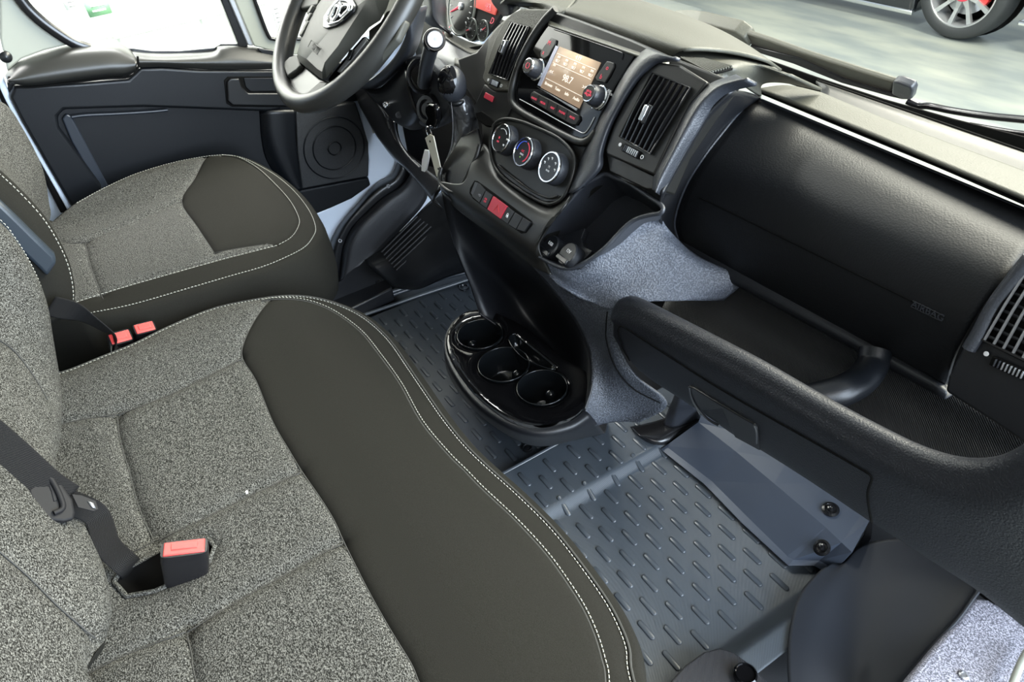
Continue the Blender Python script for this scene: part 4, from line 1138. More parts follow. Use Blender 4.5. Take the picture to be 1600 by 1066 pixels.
patch('right_arch', [kl(L, -0.004), [kp(a[0] * .75 + b[0] * .25, a[1] * .75 + b[1] * .25, 0.014) for a, b in zip(L, R_)], kl(M_, 0.018), [kp(a[0] * .2 + b[0] * .8, a[1] * .2 + b[1] * .8, 0.016) for a, b in zip(L, R_)], kl(R_, 0.008)], 'slate_plastic', dash, thick=0.004, label='slate grey arch between radio and right vent')
L = [(1150, 116), (1114, 128), (1093, 144), (1078, 160), (1064, 184), (1053, 208), (1038, 239), (1022, 272), (1019, 296)]
R_ = [(1182, 134), (1145, 143), (1120, 162), (1104, 184), (1090, 208), (1076, 230), (1062, 254), (1046, 284), (1032, 306)]
M_ = [((a[0] + b[0]) / 2, (a[1] + b[1]) / 2) for a, b in zip(L, R_)]
patch('outer_arch', [kl(L, 0.004), [kp(a[0] * .75 + b[0] * .25, a[1] * .75 + b[1] * .25, 0.018) for a, b in zip(L, R_)], kl(M_, 0.020), kl(R_, 0.004)], 'slate_plastic', dash, thick=0.004, label='slate grey arch right of the centre vent')
# right vent housing
vh = [(1030, 97), (1062, 101), (1105, 128), (1092, 146), (1078, 160), (1064, 185), (1053, 208), (1038, 239), (1022, 274), (948, 242), (945, 234), (959, 194), (974, 164), (990, 138), (1006, 114)]
hs = plate('vent_housing', kl(vh, 0.010), 0.012, 'stack_plastic', dash, bevel=0.003)
un = [(946, 238), (1022, 274), (1021, 296), (1010, 296), (952, 268)]
plate('vent_underside', kl(un, 0.004), 0.01, 'stack_plastic', dash, bevel=0.002)
def vent(name, q, n, slats, label, tab, knob_t=0.5, flip=False):
    """q = TL, TR, BR, BL pixels of the louvre opening"""
    a, b, c, d = kl(q, n)
    v = plate('air_vent', [a, b, c, d], 0.004, 'void_black', dash, bevel=0, label=label)
    for i in range(slats):
        t = (i + 0.5) / slats
        p0, p1 = a.lerp(b, t), d.lerp(c, t)
        m = p0.lerp(p1, 0.5)
        ww = (b - a).normalized()
        # each louvre is a thin blade standing on edge
        pts = spl([p0, m + CN * 0.0035, p1], 6); V, F = [], []
        for p in pts: V += [p - ww * 0.0011 + CN * 0.0045, p + ww * 0.0011 + CN * 0.0045, p + ww * 0.0024 - CN * 0.0015, p - ww * 0.0006 - CN * 0.0015]
        for j in range(len(pts) - 1):
            for k_ in range(4): F.append((j * 4 + k_, j * 4 + (k_ + 1) % 4, j * 4 + 4 + (k_ + 1) % 4, j * 4 + 4 + k_))
        F += [(0, 3, 2, 1), tuple(len(V) - 4 + k_ for k_ in range(4))]
        mk('slat', V, F, 'satin_black', v, auto=30)
    fr_ = [a + CN * 0.003, b + CN * 0.003, c + CN * 0.003, d + CN * 0.003]
    for p0, p1 in zip(fr_, fr_[1:] + fr_[:1]): 
        pass
    tube('frame', [fr_[0], fr_[0].lerp(fr_[1], .5), fr_[1], fr_[1].lerp(fr_[2], .5), fr_[2], fr_[2].lerp(fr_[3], .5), fr_[3], fr_[3].lerp(fr_[0], .5)], 0.0016, 'satin_black', v, seg=6, closed=True)
    t = kp(*tab, n)
    tb = box('thumb_tab', t + CN * 0.009, (0.0075, 0.022, 0.006), 'chrome', v, U=CU, V_=CV, bevel=0.0015)
    box('tab_body', t + CN * 0.006 + CU * 0.004, (0.008, 0.026, 0.006), 'smooth_plastic', v, U=CU, V_=CV, bevel=0.0015)
    return v
vent('air_vent', [(1021, 115), (1081, 138), (1018, 241), (970, 214)], 0.0106, 7, 'louvred air vent right of the radio', (1013, 180))
def slider(x0, y0, x1, y1, n, dotp, ringp, f=K, parent=None):
    a, b = f.p(x0, y0, n), f.p(x1, y1, n); u = (b - a).normalized(); v_ = f.N.cross(u); L_ = (b - a).length
    s = box('vent_slider', a.lerp(b, 0.5), (L_, 0.011, 0.003), 'void_black', parent, U=u, V_=v_, bevel=0.001)
    for i in range(8):
        t = 0.15 + 0.75 * i / 7
        box('slider_rib', a.lerp(b, t) + f.N * 0.002, (L_ * 0.045, 0.0085, 0.004), 'silver' if i > 1 else 'slate_plastic', s, U=u, V_=v_, bevel=0.0005)
    lathe('open_mark', [(0.0028, 0), (0.0026, 0.0006), (0, 0.0007)], f.p(*dotp, n), f.N, 'white_mark', s, n=16)
    c = f.p(*ringp, n)
    tube('closed_mark', [c + u * (0.0024 * math.cos(PI * k_ / 6)) + v_ * (0.0024 * math.sin(PI * k_ / 6)) for k_ in range(12)], 0.0006, 'white_mark', s, seg=5, closed=True)
slider(974, 230, 999, 243, 0.0115, (969, 226), (1003, 245.5), parent=dash)
# left vent
lv = [(815, 13), (862, 14), (850, 32), (836, 52), (822, 76), (811, 100), (803, 128), (800, 142), (772, 141), (757, 130), (753, 122), (762, 92), (773, 60), (788, 32), (800, 20)]
plate('vent_housing', kl(lv, 0.002), 0.012, 'dash_olive', dash, bevel=0.003)
vent('air_vent', [(800, 36), (829, 43), (795, 126), (766, 116)], 0.0026, 6, 'louvred air vent left of the radio', (792, 76))
slider(766, 127, 780, 133, 0.0026, (763, 125), (783, 134), parent=dash)
# olive flap from the cluster to the left vent and dark cavity below
r0 = [P(x, y, 'y', v) for x, y, v in [(821, 13, .69), (796, 26, .67), (773, 46, .65), (757, 68, .64), (741, 84, .64), (727, 93, .64), (711, 90, .64)]]
r1 = [P(x, y, 'y', v) for x, y, v in [(812, 26, .672), (790, 46, .655), (773, 72, .635), (760, 98, .62), (742, 104, .62), (725, 104, .625), (709, 98, .635)]]
r2 = [P(x, y, 'y', v) for x, y, v in [(800, 40, .668), (780, 70, .64), (764, 98, .62), (754, 122, .61), (738, 124, .62), (722, 116, .63), (708, 104, .64)]]
patch('cluster_flap', [r0, r1, r2], 'dash_olive', dash, thick=0.004)
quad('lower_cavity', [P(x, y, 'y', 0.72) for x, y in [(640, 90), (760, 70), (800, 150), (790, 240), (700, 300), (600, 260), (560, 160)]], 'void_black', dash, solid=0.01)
box('red_reflection', kp(764, 152, -0.002), (0.028, 0.010, 0.003), 'hazard_red', dash, U=CU, V_=CV, bevel=0.001)  # small red plate standing in for a red reflection under the vent
plate('left_lower_trim', kl([(757, 131), (772, 142), (801, 143), (800, 165), (790, 186), (775, 196), (765, 190), (742, 184), (740, 168)], -0.003), 0.01, 'stack_plastic', dash, bevel=0.002)
plate('cup_slot', kl([(742, 176), (752, 173), (766, 182), (774, 192), (772, 199), (758, 197), (746, 188)], -0.001), 0.01, 'void_black', dash, bevel=0.002)

# ---- switch bar
sb = [(741, 282), (746, 283), (790, 315), (830, 345), (831, 352), (821, 364), (814, 365), (775, 338), (739, 311), (733, 302), (734, 294)]
NB = 0.0245
plate('switch_frame', kl(sb, NB - 0.0012), 0.004, 'void_black', dash, bevel=0.001)
sep = [((748, 285), (736, 307)), ((759, 297), (749, 318)), ((770, 305), (760, 327)), ((793, 322), (781.5, 343)), ((804.5, 331), (793, 351)), ((817, 339), (806, 359)), ((830, 347), (819, 363))]
first = [(742, 283.5), (747.5, 285), (738.5, 307.5), (735, 302)]
def swb(q, m, label, nn=NB + 0.0012):
    qq = kl(q, nn); c = sum(qq, Vector()) / len(qq); qq = [c + (p - c) * 0.93 for p in qq]
    return plate('switch', qq, 0.004, m, dash, bevel=0.0006, label=label)
swb(first, 'slate_plastic', 'blank end switch')
names = ['fog lamp switch', 'demister switch', 'red hazard switch', 'door lock switch', 'blank switch', 'blank switch']
for i in range(6):
    (a, b), (c, d) = sep[i], sep[i + 1]
    q = [a, c, d, b]
    swb(q, 'hazard_red' if i == 2 else 'plastic', names[i], NB + (0.0026 if i == 2 else 0.0012))
tri = [kp(x, y, NB + 0.003) for x, y in [(778, 320), (771, 329), (779, 332)]]
tube('hazard_triangle', [tri[0], tri[0].lerp(tri[1], .5), tri[1], tri[1].lerp(tri[2], .5), tri[2], tri[2].lerp(tri[0], .5)], 0.0004, 'buckle_red', dash, seg=5, closed=True)
lk = kp(792, 338, NB + 0.0016)
box('lock_symbol', lk, (0.0055, 0.0042, 0.0005), 'white_mark', dash, U=CU, V_=CV, bevel=0)
tube('lock_shackle', [lk + CU * -0.0018, lk + CU * -0.0018 + CV * 0.004, lk + CV * 0.0052, lk + CU * 0.0018 + CV * 0.004, lk + CU * 0.0018], 0.0005, 'white_mark', dash, seg=5)
text('switch_mark', '=D', kp(749, 305, NB + 0.0014), CU, CV, 0.006, 'grey_mark', dash, 0.0002)
text('switch_mark', 'ASR', kp(759, 311, NB + 0.0014), CU, CV, 0.0045, 'red_mark', dash, 0.0002); text('switch_mark', 'OFF', kp(757.5, 315, NB + 0.0014), CU, CV, 0.0045, 'red_mark', dash, 0.0002)

# ---- open pocket beside the switches, with two socket caps
rim = [(835, 394), (833, 383), (838, 372), (852, 354), (870, 336), (890, 315), (905, 298), (918, 286), (934, 277), (945, 272), (960, 277), (985, 288), (1012, 306), (1030, 318), (1036, 326), (1032, 333), (1016, 336), (995, 342), (980, 352), (965, 367), (948, 385), (930, 400), (911, 412), (896, 418), (880, 419), (862, 412), (845, 402)]
rimn = [0.010, 0.010, 0.008, 0.006, 0.004, 0.002, 0.000, 0.000, -0.004, -0.006, -0.008, -0.010, -0.012, -0.012, -0.012, -0.012, -0.012, -0.012, -0.010, -0.008, -0.004, -0.002, 0, 0.002, 0.004, 0.006, 0.008]
rp = [kp(x, y, n) for (x, y), n in zip(rim, rimn)]
cen = sum(rp, Vector()) / len(rp)
rs = spl(rp, 4, True); k = len(rs)
dvec = Vector((-0.035, 0.075, -0.050))
floor_pts = [cen + (p - cen) * 0.66 + dvec for p in rs]
V = rs + [p.lerp(q, 0.5) for p, q in zip(rs, floor_pts)] + floor_pts
F = [(j * k + i, j * k + (i + 1) % k, (j + 1) * k + (i + 1) % k, (j + 1) * k + i) for j in range(2) for i in range(k)] + [tuple(range(2 * k, 3 * k))]
mk('pocket', V, F, 'slate_plastic', dash, auto=50, label='open storage pocket')
tube('pocket_rim', rs, 0.0034, 'slate_plastic', dash, seg=10, closed=True)
PF = Frame(kp(876, 394, -0.008), (1, -0.12, 0.10), (0, 0.75, 0.66))
def socket(px, py, mark, label):
    c = PF.p(px, py, 0.010)
    s = mk('socket_cap', *lathe_g([(0.0185, -0.014), (0.0185, 0.004), (0.0170, 0.006), (0, 0.006)], c, PF.N, 36), 'plastic', dash, auto=35, label=label)
    box('lift_tab', c + PF.N * 0.0075 - PF.V * 0.011, (0.030, 0.008, 0.004), 'smooth_plastic', s, U=PF.U, V_=PF.V, bevel=0.0015)
    text('cap_mark', mark, c + PF.N * 0.0061 + PF.V * 0.004, PF.U, PF.V, 0.0075, 'white_mark', s, 0.0003)
socket(862, 387, 'USB', 'socket cap marked USB'); socket(890, 399, '12V', 'socket cap with plug symbol')
plate('socket_plate', [PF.p(x, y, -0.003) for x, y in [(838, 392), (870, 372), (908, 358), (914, 357), (908, 372), (912, 385), (925, 392), (900, 416), (868, 412)]], 0.012, 'plastic', dash, bevel=0.001)

# ---- speckled side panel of the stack, neck, alcove and cup console
s0 = [P(x, y, 'y', v) for x, y, v in [(846, 405, .520), (880, 423, .525), (912, 415, .545), (945, 392, .570), (972, 366, .60), (1000, 343, .63), (1036, 332, .645)]]
s1 = [P(x, y, 'y', v) for x, y, v in [(848, 412, .518), (885, 434, .525), (925, 422, .550), (960, 395, .585), (988, 372, .615), (1012, 352, .645), (1038, 350, .665)]]
s2r = [P(x, y, 'y', v) for x, y, v in [(852, 424, .518), (900, 445, .535), (950, 440, .565), (1000, 425, .605), (1040, 412, .640), (1070, 398, .670), (1085, 396, .700)]]
s3r = [P(x, y, 'y', v) for x, y, v in [(865, 438, .520), (915, 460, .540), (960, 463, .560), (1015, 455, .60), (1065, 448, .645), (1112, 440, .690), (1158, 436, .725)]]
s4r = [P(x, y, 'y', v) for x, y, v in [(890, 452, .525), (925, 472, .540), (960, 484, .555), (1010, 472, .59), (1060, 470, .630), (1100, 470, .675), (1131, 470, .715)]]
mat('grain_door_lit', (0.075, 0.086, 0.110), 0.40, spec=0.6, bump=('noise', 420, 0.9, 0.0022), mix=((0.16, 0.178, 0.215), 420, 0.46, 0.60))  # side panel colour lightened for the light from the passenger door
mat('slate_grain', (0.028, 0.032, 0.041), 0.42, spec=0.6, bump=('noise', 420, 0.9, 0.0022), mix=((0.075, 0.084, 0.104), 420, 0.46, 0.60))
patch('side_panel', [s0, s1, s2r, s3r, s4r], 'grain_door_lit', dash, thick=0.004, label='grained side panel under the pocket')
def X(l): return [P(a, b, 'x', x) for a, b, x in l]
co = thing('cup_holder_console', (0.02, 0.50, 0.10), 'floor console with three round cup wells below the centre stack, standing between the footwells', 'console')
c0_ = X([(810, 396, 0.00), (835, 420, 0.03), (863, 452, .06), (895, 493, .10), (914, 528, .13), (924, 565, .16), (923, 605, .185), (911, 643, .20), (892, 660, .20)])
c1_ = X([(835, 405, 0.04), (862, 432, 0.07), (892, 462, .10), (918, 500, .14), (934, 535, .165), (942, 570, .185), (946, 610, .20), (940, 645, .205), (915, 668, .20)])
c2_ = X([(860, 420, 0.08), (900, 448, 0.12), (942, 472, .165), (950, 500, .19), (952, 535, .205), (965, 575, .225), (985, 612, .235), (985, 642, .23), (960, 660, .21)])
c3_ = X([(870, 430, 0.10), (915, 458, 0.14), (958, 486, .19), (962, 515, .21), (968, 545, .225), (995, 590, .25), (1036, 622, .28), (1038, 640, .28), (1000, 660, .25)])
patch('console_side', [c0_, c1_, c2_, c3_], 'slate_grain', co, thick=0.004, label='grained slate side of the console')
tube('side_seam', spl(X([(949, 487, .192), (947, 510, .20), (948, 535, .207), (962, 575, .225), (990, 608, .243), (1032, 630, .275)]), 6), 0.0012, 'void_black', co, seg=6)
tube('upper_seam', [p + (CAM - p).normalized() * 0.003 for p in spl(X([(860, 434, 0.07), (885, 446, 0.10), (920, 466, 0.145), (952, 483, .19)]), 6)], 0.0010, 'slate_plastic', co, seg=6)
# alcove behind the cups
a_r = c0_[:8]
a_l = X([(690, 300, -.185), (697, 335, -.18), (708, 375, -.17), (722, 410, -.155), (735, 442, -.145), (743, 468, -.14), (748, 486, -.135), (752, 492, -.13)])
a_m = [P(x, y, 'y', v) for x, y, v in [(745, 345, .50), (760, 380, .52), (778, 415, .55), (797, 445, .585), (815, 478, .60), (832, 512, .60), (850, 545, .585), (862, 565, .57)]]
a_q = [P(x, y, 'y', v) for x, y, v in [(785, 378, .51), (805, 408, .53), (830, 440, .565), (858, 478, .595), (880, 515, .605), (896, 555, .60), (902, 592, .57), (900, 622, .53)]]
patch('alcove_wall', [a_l, a_m, a_q, a_r], 'plastic', co, thick=0.004, label='smooth dark hollow behind the cup wells')
# bowl
rA = [(744, 484), (722, 490), (704, 511), (699, 537), (709, 566), (738, 608), (775, 641), (812, 660), (848, 664), (888, 654), (910, 638), (922, 606), (915, 580), (880, 560), (848, 532), (815, 508), (783, 492), (764, 485)]
tip = [P(x, y, 'z', 0.42) for x, y in rA]
def ring_px(l, z): return [P(x, y, 'z', z) for x, y in l]
rB = tip
ctr = sum(tip, Vector()) / len(tip)
front = {0: None}
def lower(pxs, zs, n):
    out = []
    for i in range(n):
        out.append(P(pxs[i][0], pxs[i][1], 'z', zs))
    return out
bB = [(742, 500), (718, 505), (700, 527), (697, 553), (708, 585), (738, 627), (775, 657), (813, 676), (850, 681), (893, 671), (925, 652)]
bC = [(745, 530), (722, 545), (706, 565), (703, 582), (716, 606), (744, 638), (778, 666), (820, 686), (852, 690), (900, 680), (938, 668)]
bD = [(760, 600), (735, 600), (722, 606), (724, 617), (735, 630), (758, 650), (790, 673), (826, 691), (860, 693), (905, 683), (945, 674)]
nn = len(bB)
RA = tip[:nn]; RB = [P(*q, 'z', 0.40) for q in bB]; 
RC = [P(*q, 'z', 0.31) for q in bC]; RD = [P(*q, 'z', 0.17) for q in bD]
RE = [P(q[0] + 4, q[1] - 16, 'z', 0.020) for q in bD]
RA2 = [ctr + (p - ctr) * 1.01 + Vector((0, 0, -0.006)) for p in RA]
patch('bowl_shell', [RA2, RB, RC, RD, RE], 'plastic', co, thick=0.004, nu=6, nv=6, label='smooth satin shell of the bowl')
tube('shell_groove', [p + (CAM - p).normalized() * 0.001 for p in spl([P(x, y, 'z', 0.385) for x, y in [(699, 560), (712, 596), (742, 632), (778, 656), (815, 672), (850, 676), (888, 668), (908, 655)]], 6)], 0.0022, 'void_black', co, seg=6)
# top plate with three wells and slot
TPF = Frame((ctr.x, ctr.y, 0.42), (1, 0, 0), (0, 1, 0))
ol = [TPF.uv(*q) for q in rA]
ol = s2(ol, 4, True)
def circ(px, py, r, ry=None, a0=0):
    u, v = TPF.uv(px, py); ry = ry or r
    return [(u + r * math.cos(2 * PI * k_ / 40) * math.cos(a0) - ry * math.sin(2 * PI * k_ / 40) * math.sin(a0), v + r * math.cos(2 * PI * k_ / 40) * math.sin(a0) + ry * math.sin(2 * PI * k_ / 40) * math.cos(a0)) for k_ in range(40)]
w1_ = circ(750, 521, 0.046); w3_ = circ(847, 604, 0.046); w2_ = circ(787, 568, 0.049)
slot_ = s2([TPF.uv(x, y) for x, y in [(795, 527), (804, 521), (812, 527), (862, 568), (866, 574), (856, 575), (820, 560), (800, 540)]], 3, True)
# union outline of wells: keep wells separate but touching
objs = sheet(TPF, ol, [], 0.009, [('top_plate', None, 'gloss_black', 'glossy plate around the wells')], co, edge=(0.001, 0.003), holes=[w1_, w2_, w3_, slot_])
mat('well_black', (0.005, 0.006, 0.007), 0.14, spec=0.45)
def well(poly, dep, taper, label, others):
    k_ = len(poly); cx_ = sum(p[0] for p in poly) / k_; cy_ = sum(p[1] for p in poly) / k_
    lv_ = [(1.0, 0.0), (0.985, -0.004), (0.95, -dep * 0.5), (taper, -dep * 0.92), (taper * 0.9, -dep)]
    V = [TPF.at(cx_ + (p[0] - cx_) * s, cy_ + (p[1] - cy_) * s, h) for s, h in lv_ for p in poly]
    F = []
    for j in range(len(lv_) - 1):
        for i in range(k_):
            s, h = lv_[j]
            mid_ = ((poly[i][0] + poly[(i + 1) % k_][0]) / 2, (poly[i][1] + poly[(i + 1) % k_][1]) / 2)
            if any(inside(mid_, o_) for o_ in others): continue
            F.append((j * k_ + i, j * k_ + (i + 1) % k_, (j + 1) * k_ + (i + 1) % k_, (j + 1) * k_ + i))
    F.append(tuple((len(lv_) - 1) * k_ + i for i in range(k_)))
    w = mk('cup_well', V, F, 'well_black', co, auto=60, label=label)
    seg_ = [i for i in range(k_) if not any(inside(poly[i], o_) for o_ in others)]
    # rim bead only where the well wall stands
    parts = []
    for i in seg_:
        a, b = poly[i], poly[(i + 1) % k_]
        if any(inside(b, o_) for o_ in others): continue
        parts.append(tube_g([TPF.at(a[0], a[1], -0.0015), TPF.at(b[0], b[1], -0.0015)], 0.0014, 6, cap=False))
    mk('well_rim', *merge(parts), 'well_black', w)
    return w
well(w1_, 0.075, 0.82, 'rear left cup well', [w2_]); well(w3_, 0.075, 0.82, 'front right cup well', [w2_]); well(w2_, 0.060, 0.85, 'smaller middle well', [w1_, w3_])
well(slot_, 0.03, 0.9, 'narrow card slot', [])
for x, y, z in ((735, 521, -0.02), (742, 573, -0.015), (806, 567, -0.02), (859, 598, -0.02), (802, 605, -0.015)):
    u, v = TPF.uv(x, y); 
    b = lathe_g([(0.011, -0.035), (0.0105, 0.004), (0.007, 0.010), (0, 0.012)], TPF.at(u, v, z - 0.012), (0, 0, 1), 20)
    mk('grip_lug', *b, 'well_black', co, auto=60)
lipb = [P(x, y, 'z', 0.414) for x, y in [(783, 640), (815, 656), (848, 661), (885, 652), (905, 640)]]

# ---- passenger side: airbag panel
lpx = [(1060, 376), (1054, 345), (1070, 294), (1098, 248), (1131, 205), (1159, 172), (1184, 154)]
rpx = [(1476, 603), (1492, 553), (1522, 497), (1562, 440), (1598, 397), (1626, 366), (1646, 346)]
yy = [.722, .712, .714, .732, .770, .815, .862]
rows = []
for (a, b), y, r in zip(zip(lpx, [0] * 7), yy, rpx):
    pass
rows = [[P(l[0] + (r[0] - l[0]) * t, l[1] + (r[1] - l[1]) * t, 'y', y) for t in (0, .25, .5, .75, 1)] for l, r, y in zip(lpx, rpx, yy)]
ab = patch('airbag_panel', rows, 'leather_grain', dash, nu=8, nv=8, thick=0.006, label='smooth leather-grained airbag cover')
from mathutils.bvhtree import BVHTree
def bvh(o):
    bpy.context.view_layer.update()
    M = Matrix.Translation(org(o))
    me = o.data
    return BVHTree.FromPolygons([M @ v.co for v in me.vertices], [tuple(p.vertices) for p in me.polygons])
def cast(bv, px, py, off=0.0006):
    d = ray(px, py).normalized(); h = bv.ray_cast(CAM, d)
    if h[0] is None: h = bv.find_nearest(CAM + d * 1.0)
    p, n = h[0], h[1]
    if n.dot(CAM - p) < 0: n = -n
    return p + n * off, n
AB = bvh(ab)
tube('airbag_seam', [cast(AB, 1094 + (1426 - 1094) * i / 30, 309 + (471 - 309) * i / 30, 0.0002)[0] for i in range(31)], 0.0012, 'void_black', ab, seg=6)
tx = [cast(AB, x, y, 0.001)[0] for x, y in [(1427, 470), (1475, 493), (1472, 502), (1424, 479)]]
tube('airbag_frame', [tx[0], tx[0].lerp(tx[1], .5), tx[1], tx[2], tx[2].lerp(tx[3], .5), tx[3]], 0.0007, 'plastic', ab, seg=6, closed=True)
p_, n_ = cast(AB, 1450, 486, 0.0008)
text('airbag_text', 'AIRBAG', p_, tx[1] - tx[0], tx[0] - tx[3], 0.0115, 'slate_plastic', ab, 0.0008)
# edge bead of the panel
el = [rows[j][0] for j in range(7)]; er = [rows[j][-1] for j in range(7)]
tube('panel_edge', [p + (CAM - p).normalized() * 0.001 for p in spl(el, 6)], 0.0022, 'slate_plastic', ab, seg=8)
tube('panel_edge', spl([rows[6][i] for i in range(5)], 6), 0.0022, 'slate_plastic', ab, seg=8)
# plastic surround left of the airbag panel
sl = [(1032, 306), (1036, 326), (1040, 350), (1046, 366), (1058, 380)]
r0 = [K.p(1145, 143, 0.004), K.p(1104, 184, 0.004), K.p(1076, 230, 0.004), K.p(1046, 284, 0.004), K.p(1034, 310, 0.000), P(1034, 345, 'y', .655), P(1040, 378, 'y', .685)]
r2 = [P(x, y, 'y', v) for x, y, v in [(1190, 152, .866), (1148, 186, .80), (1112, 228, .75), (1075, 285, .722), (1060, 318, .718), (1054, 348, .718), (1061, 380, .726)]]
r1 = [a.lerp(b, .5) + CN * 0.006 for a, b in zip(r0, r2)]
patch('side_surround', [r0, r1, r2], 'plastic', dash, thick=0.004)
# bottom lip of the panel and back wall of the shelf
lipT = [P(1040 + (1480 - 1040) * t, 378 + (614 - 378) * t, 'y', .716) for t in (0, .25, .5, .75, 1)]
lipM = [p + Vector((0, 0.004, -0.010)) for p in lipT]
lipB = [p + Vector((0, 0.030, -0.012)) for p in lipT]
lip0 = [P(1058 + (1477 - 1058) * t, 372 + (602 - 372) * t, 'y', .724) for t in (0, .25, .5, .75, 1)]
patch('panel_lip', [lip0, lipT, lipM, lipB], 'plastic', dash, thick=0.003)

# ---- dash top
SZ = 0.885
g0 = [P(1184 + (1646 - 1184) * t, 150 + (346 - 150) * t, 'z', SZ - 0.012) for t in (0, .33, .66, 1)]
def zz(l, z): return [P(x, y, 'z', z) for x, y in l]
gap = zz([(1178, 141), (1320, 200), (1460, 258), (1600, 317), (1700, 362)], SZ - 0.010)
gap2 = zz([(1186, 146), (1330, 206), (1465, 262), (1600, 321), (1700, 365)], SZ - 0.030)
patch('defrost_slot', [gap2, gap], 'void_black', dash, thick=0.003)
f1 = zz([(1183, 138), (1320, 192), (1460, 250), (1600, 308), (1700, 350)], SZ)
f1b = zz([(1183, 141), (1320, 196), (1460, 254), (1600, 313), (1700, 355)], SZ - 0.008)
f2 = zz([(1230, 133), (1340, 175), (1470, 228), (1600, 282), (1700, 324)], SZ + 0.001)
f3 = zz([(1283, 144), (1370, 180), (1480, 222), (1600, 266), (1700, 304)], SZ)
patch('top_shelf', [f1, f2, f3], 'dash_olive', dash, thick=0.004, label='olive-grey grained top of the dash')
f4 = zz([(1283, 137), (1375, 170), (1485, 210), (1600, 250), (1700, 286)], SZ - 0.006)
f5 = zz([(1275, 126), (1380, 162), (1490, 200), (1600, 238), (1700, 273)], SZ - 0.004)
patch('windshield_ledge', [[p + Vector((0, 0, -0.004)) for p in f3], f4, f5], 'stack_plastic', dash, thick=0.004)
f6 = zz([(1262, 118), (1380, 154), (1490, 188), (1600, 222), (1700, 254)], SZ - 0.020)
patch('ledge_drop', [f5, [p + Vector((0, .03, -.03)) for p in f5]], 'void_black', dash, thick=0.003)
# raised middle top: from the radio edge to the windshield
t0 = [kp(x, y, 0.002) for x, y in [(856, 38), (900, 53), (950, 70), (996, 86), (1045, 102)]]
t1_ = [P(x, y, 'y', v) for x, y, v in [(861, 29, .695), (905, 45, .70), (955, 62, .70), (1003, 79, .70), (1050, 88, .70)]]
t2_ = [P(x, y, 'z', .985) for x, y in [(884, 14), (935, 28), (985, 44), (1030, 60), (1075, 76)]]
t3_ = [P(x, y, 'z', .975) for x, y in [(900, 2), (965, 15), (1030, 36), (1085, 56), (1130, 78)]]
t4_ = [P(x, y, 'z', .960) for x, y in [(905, -10), (985, 4), (1065, 30), (1130, 58), (1195, 92)]]
t5_ = [P(x, y, 'z', .930) for x, y in [(905, -20), (1000, 0), (1100, 35), (1165, 68), (1222, 108)]]
mat('olive_reflection', (0.10, 0.098, 0.080), 0.34, spec=0.6)  # paler, glossier olive: windshield reflection put into the strip's colour
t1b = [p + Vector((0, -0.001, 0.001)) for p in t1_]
patch('radio_brow', [t0, [a.lerp(b, .5) + Vector((0, -.001, .003)) for a, b in zip(t0, t1b)], t1b], 'olive_reflection', dash, thick=0.003, label='edge strip above the radio with windshield reflection painted in')
patch('top_pad', [t1_, t2_, t3_, t4_, t5_], 'dash_olive', dash, nu=8, nv=5, thick=0.004, label='olive-grey top pad over the radio')
# shoulder between the centre binnacle and the passenger shelf
u0 = [P(x, y, 'y', v) for x, y, v in [(1045, 98, .70), (1075, 106, .70), (1110, 118, .70), (1150, 128, .74), (1190, 150, .84)]]
u1 = [P(x, y, 'z', .965) for x, y in [(1040, 82), (1075, 86), (1115, 96), (1152, 108)]] + [P(1192, 132, 'z', .90)]
u2 = [P(x, y, 'z', .955) for x, y in [(1085, 62), (1118, 74), (1150, 88), (1180, 102)]] + [P(1225, 130, 'z', .90)]
u3 = [P(x, y, 'z', .94) for x, y in [(1130, 60), (1165, 78), (1200, 98), (1235, 120)]] + [P(1283, 142, 'z', .89)]
patch('top_shoulder', [u0, u1, u2, u3], 'dash_olive', dash, nu=6, nv=6, thick=0.004)
# defrost grilles on the top
def grille(q, n, z, m='void_black'):
    a, b, c, d = [P(x, y, 'z', z) for x, y in q]
    o = plate('defrost_grille', [a, b, c, d], 0.003, 'void_black', dash, bevel=0, n=(0, 0, 1))
    for i in range(n):
        t = (i + 0.5) / n
        tube('slat', [a.lerp(b, t) + Vector((0, 0, .002)), d.lerp(c, t) + Vector((0, 0, .002))], 0.0016, 'dash_olive', o, seg=6)
grille([(1062, 92), (1100, 94), (1145, 106), (1108, 116)], 9, .972)
grille([(826, 14), (850, 12), (868, 14), (846, 20)], 7, .972)
# centre-left top behind the cluster
h0_ = [P(x, y, 'y', v) for x, y, v in [(850, 40, .68), (838, 20, .69), (820, 12, .70), (800, 10, .72), (775, 12, .74)]]
h1_ = [P(x, y, 'z', .985) for x, y in [(886, 14), (868, 6), (845, 2), (818, 0), (790, -2)]]
h2_ = [P(x, y, 'z', .97) for x, y in [(905, -8), (890, -16), (860, -24), (830, -30), (800, -36)]]
patch('top_pad_left', [h0_, h1_, h2_], 'dash_olive', dash, thick=0.004)

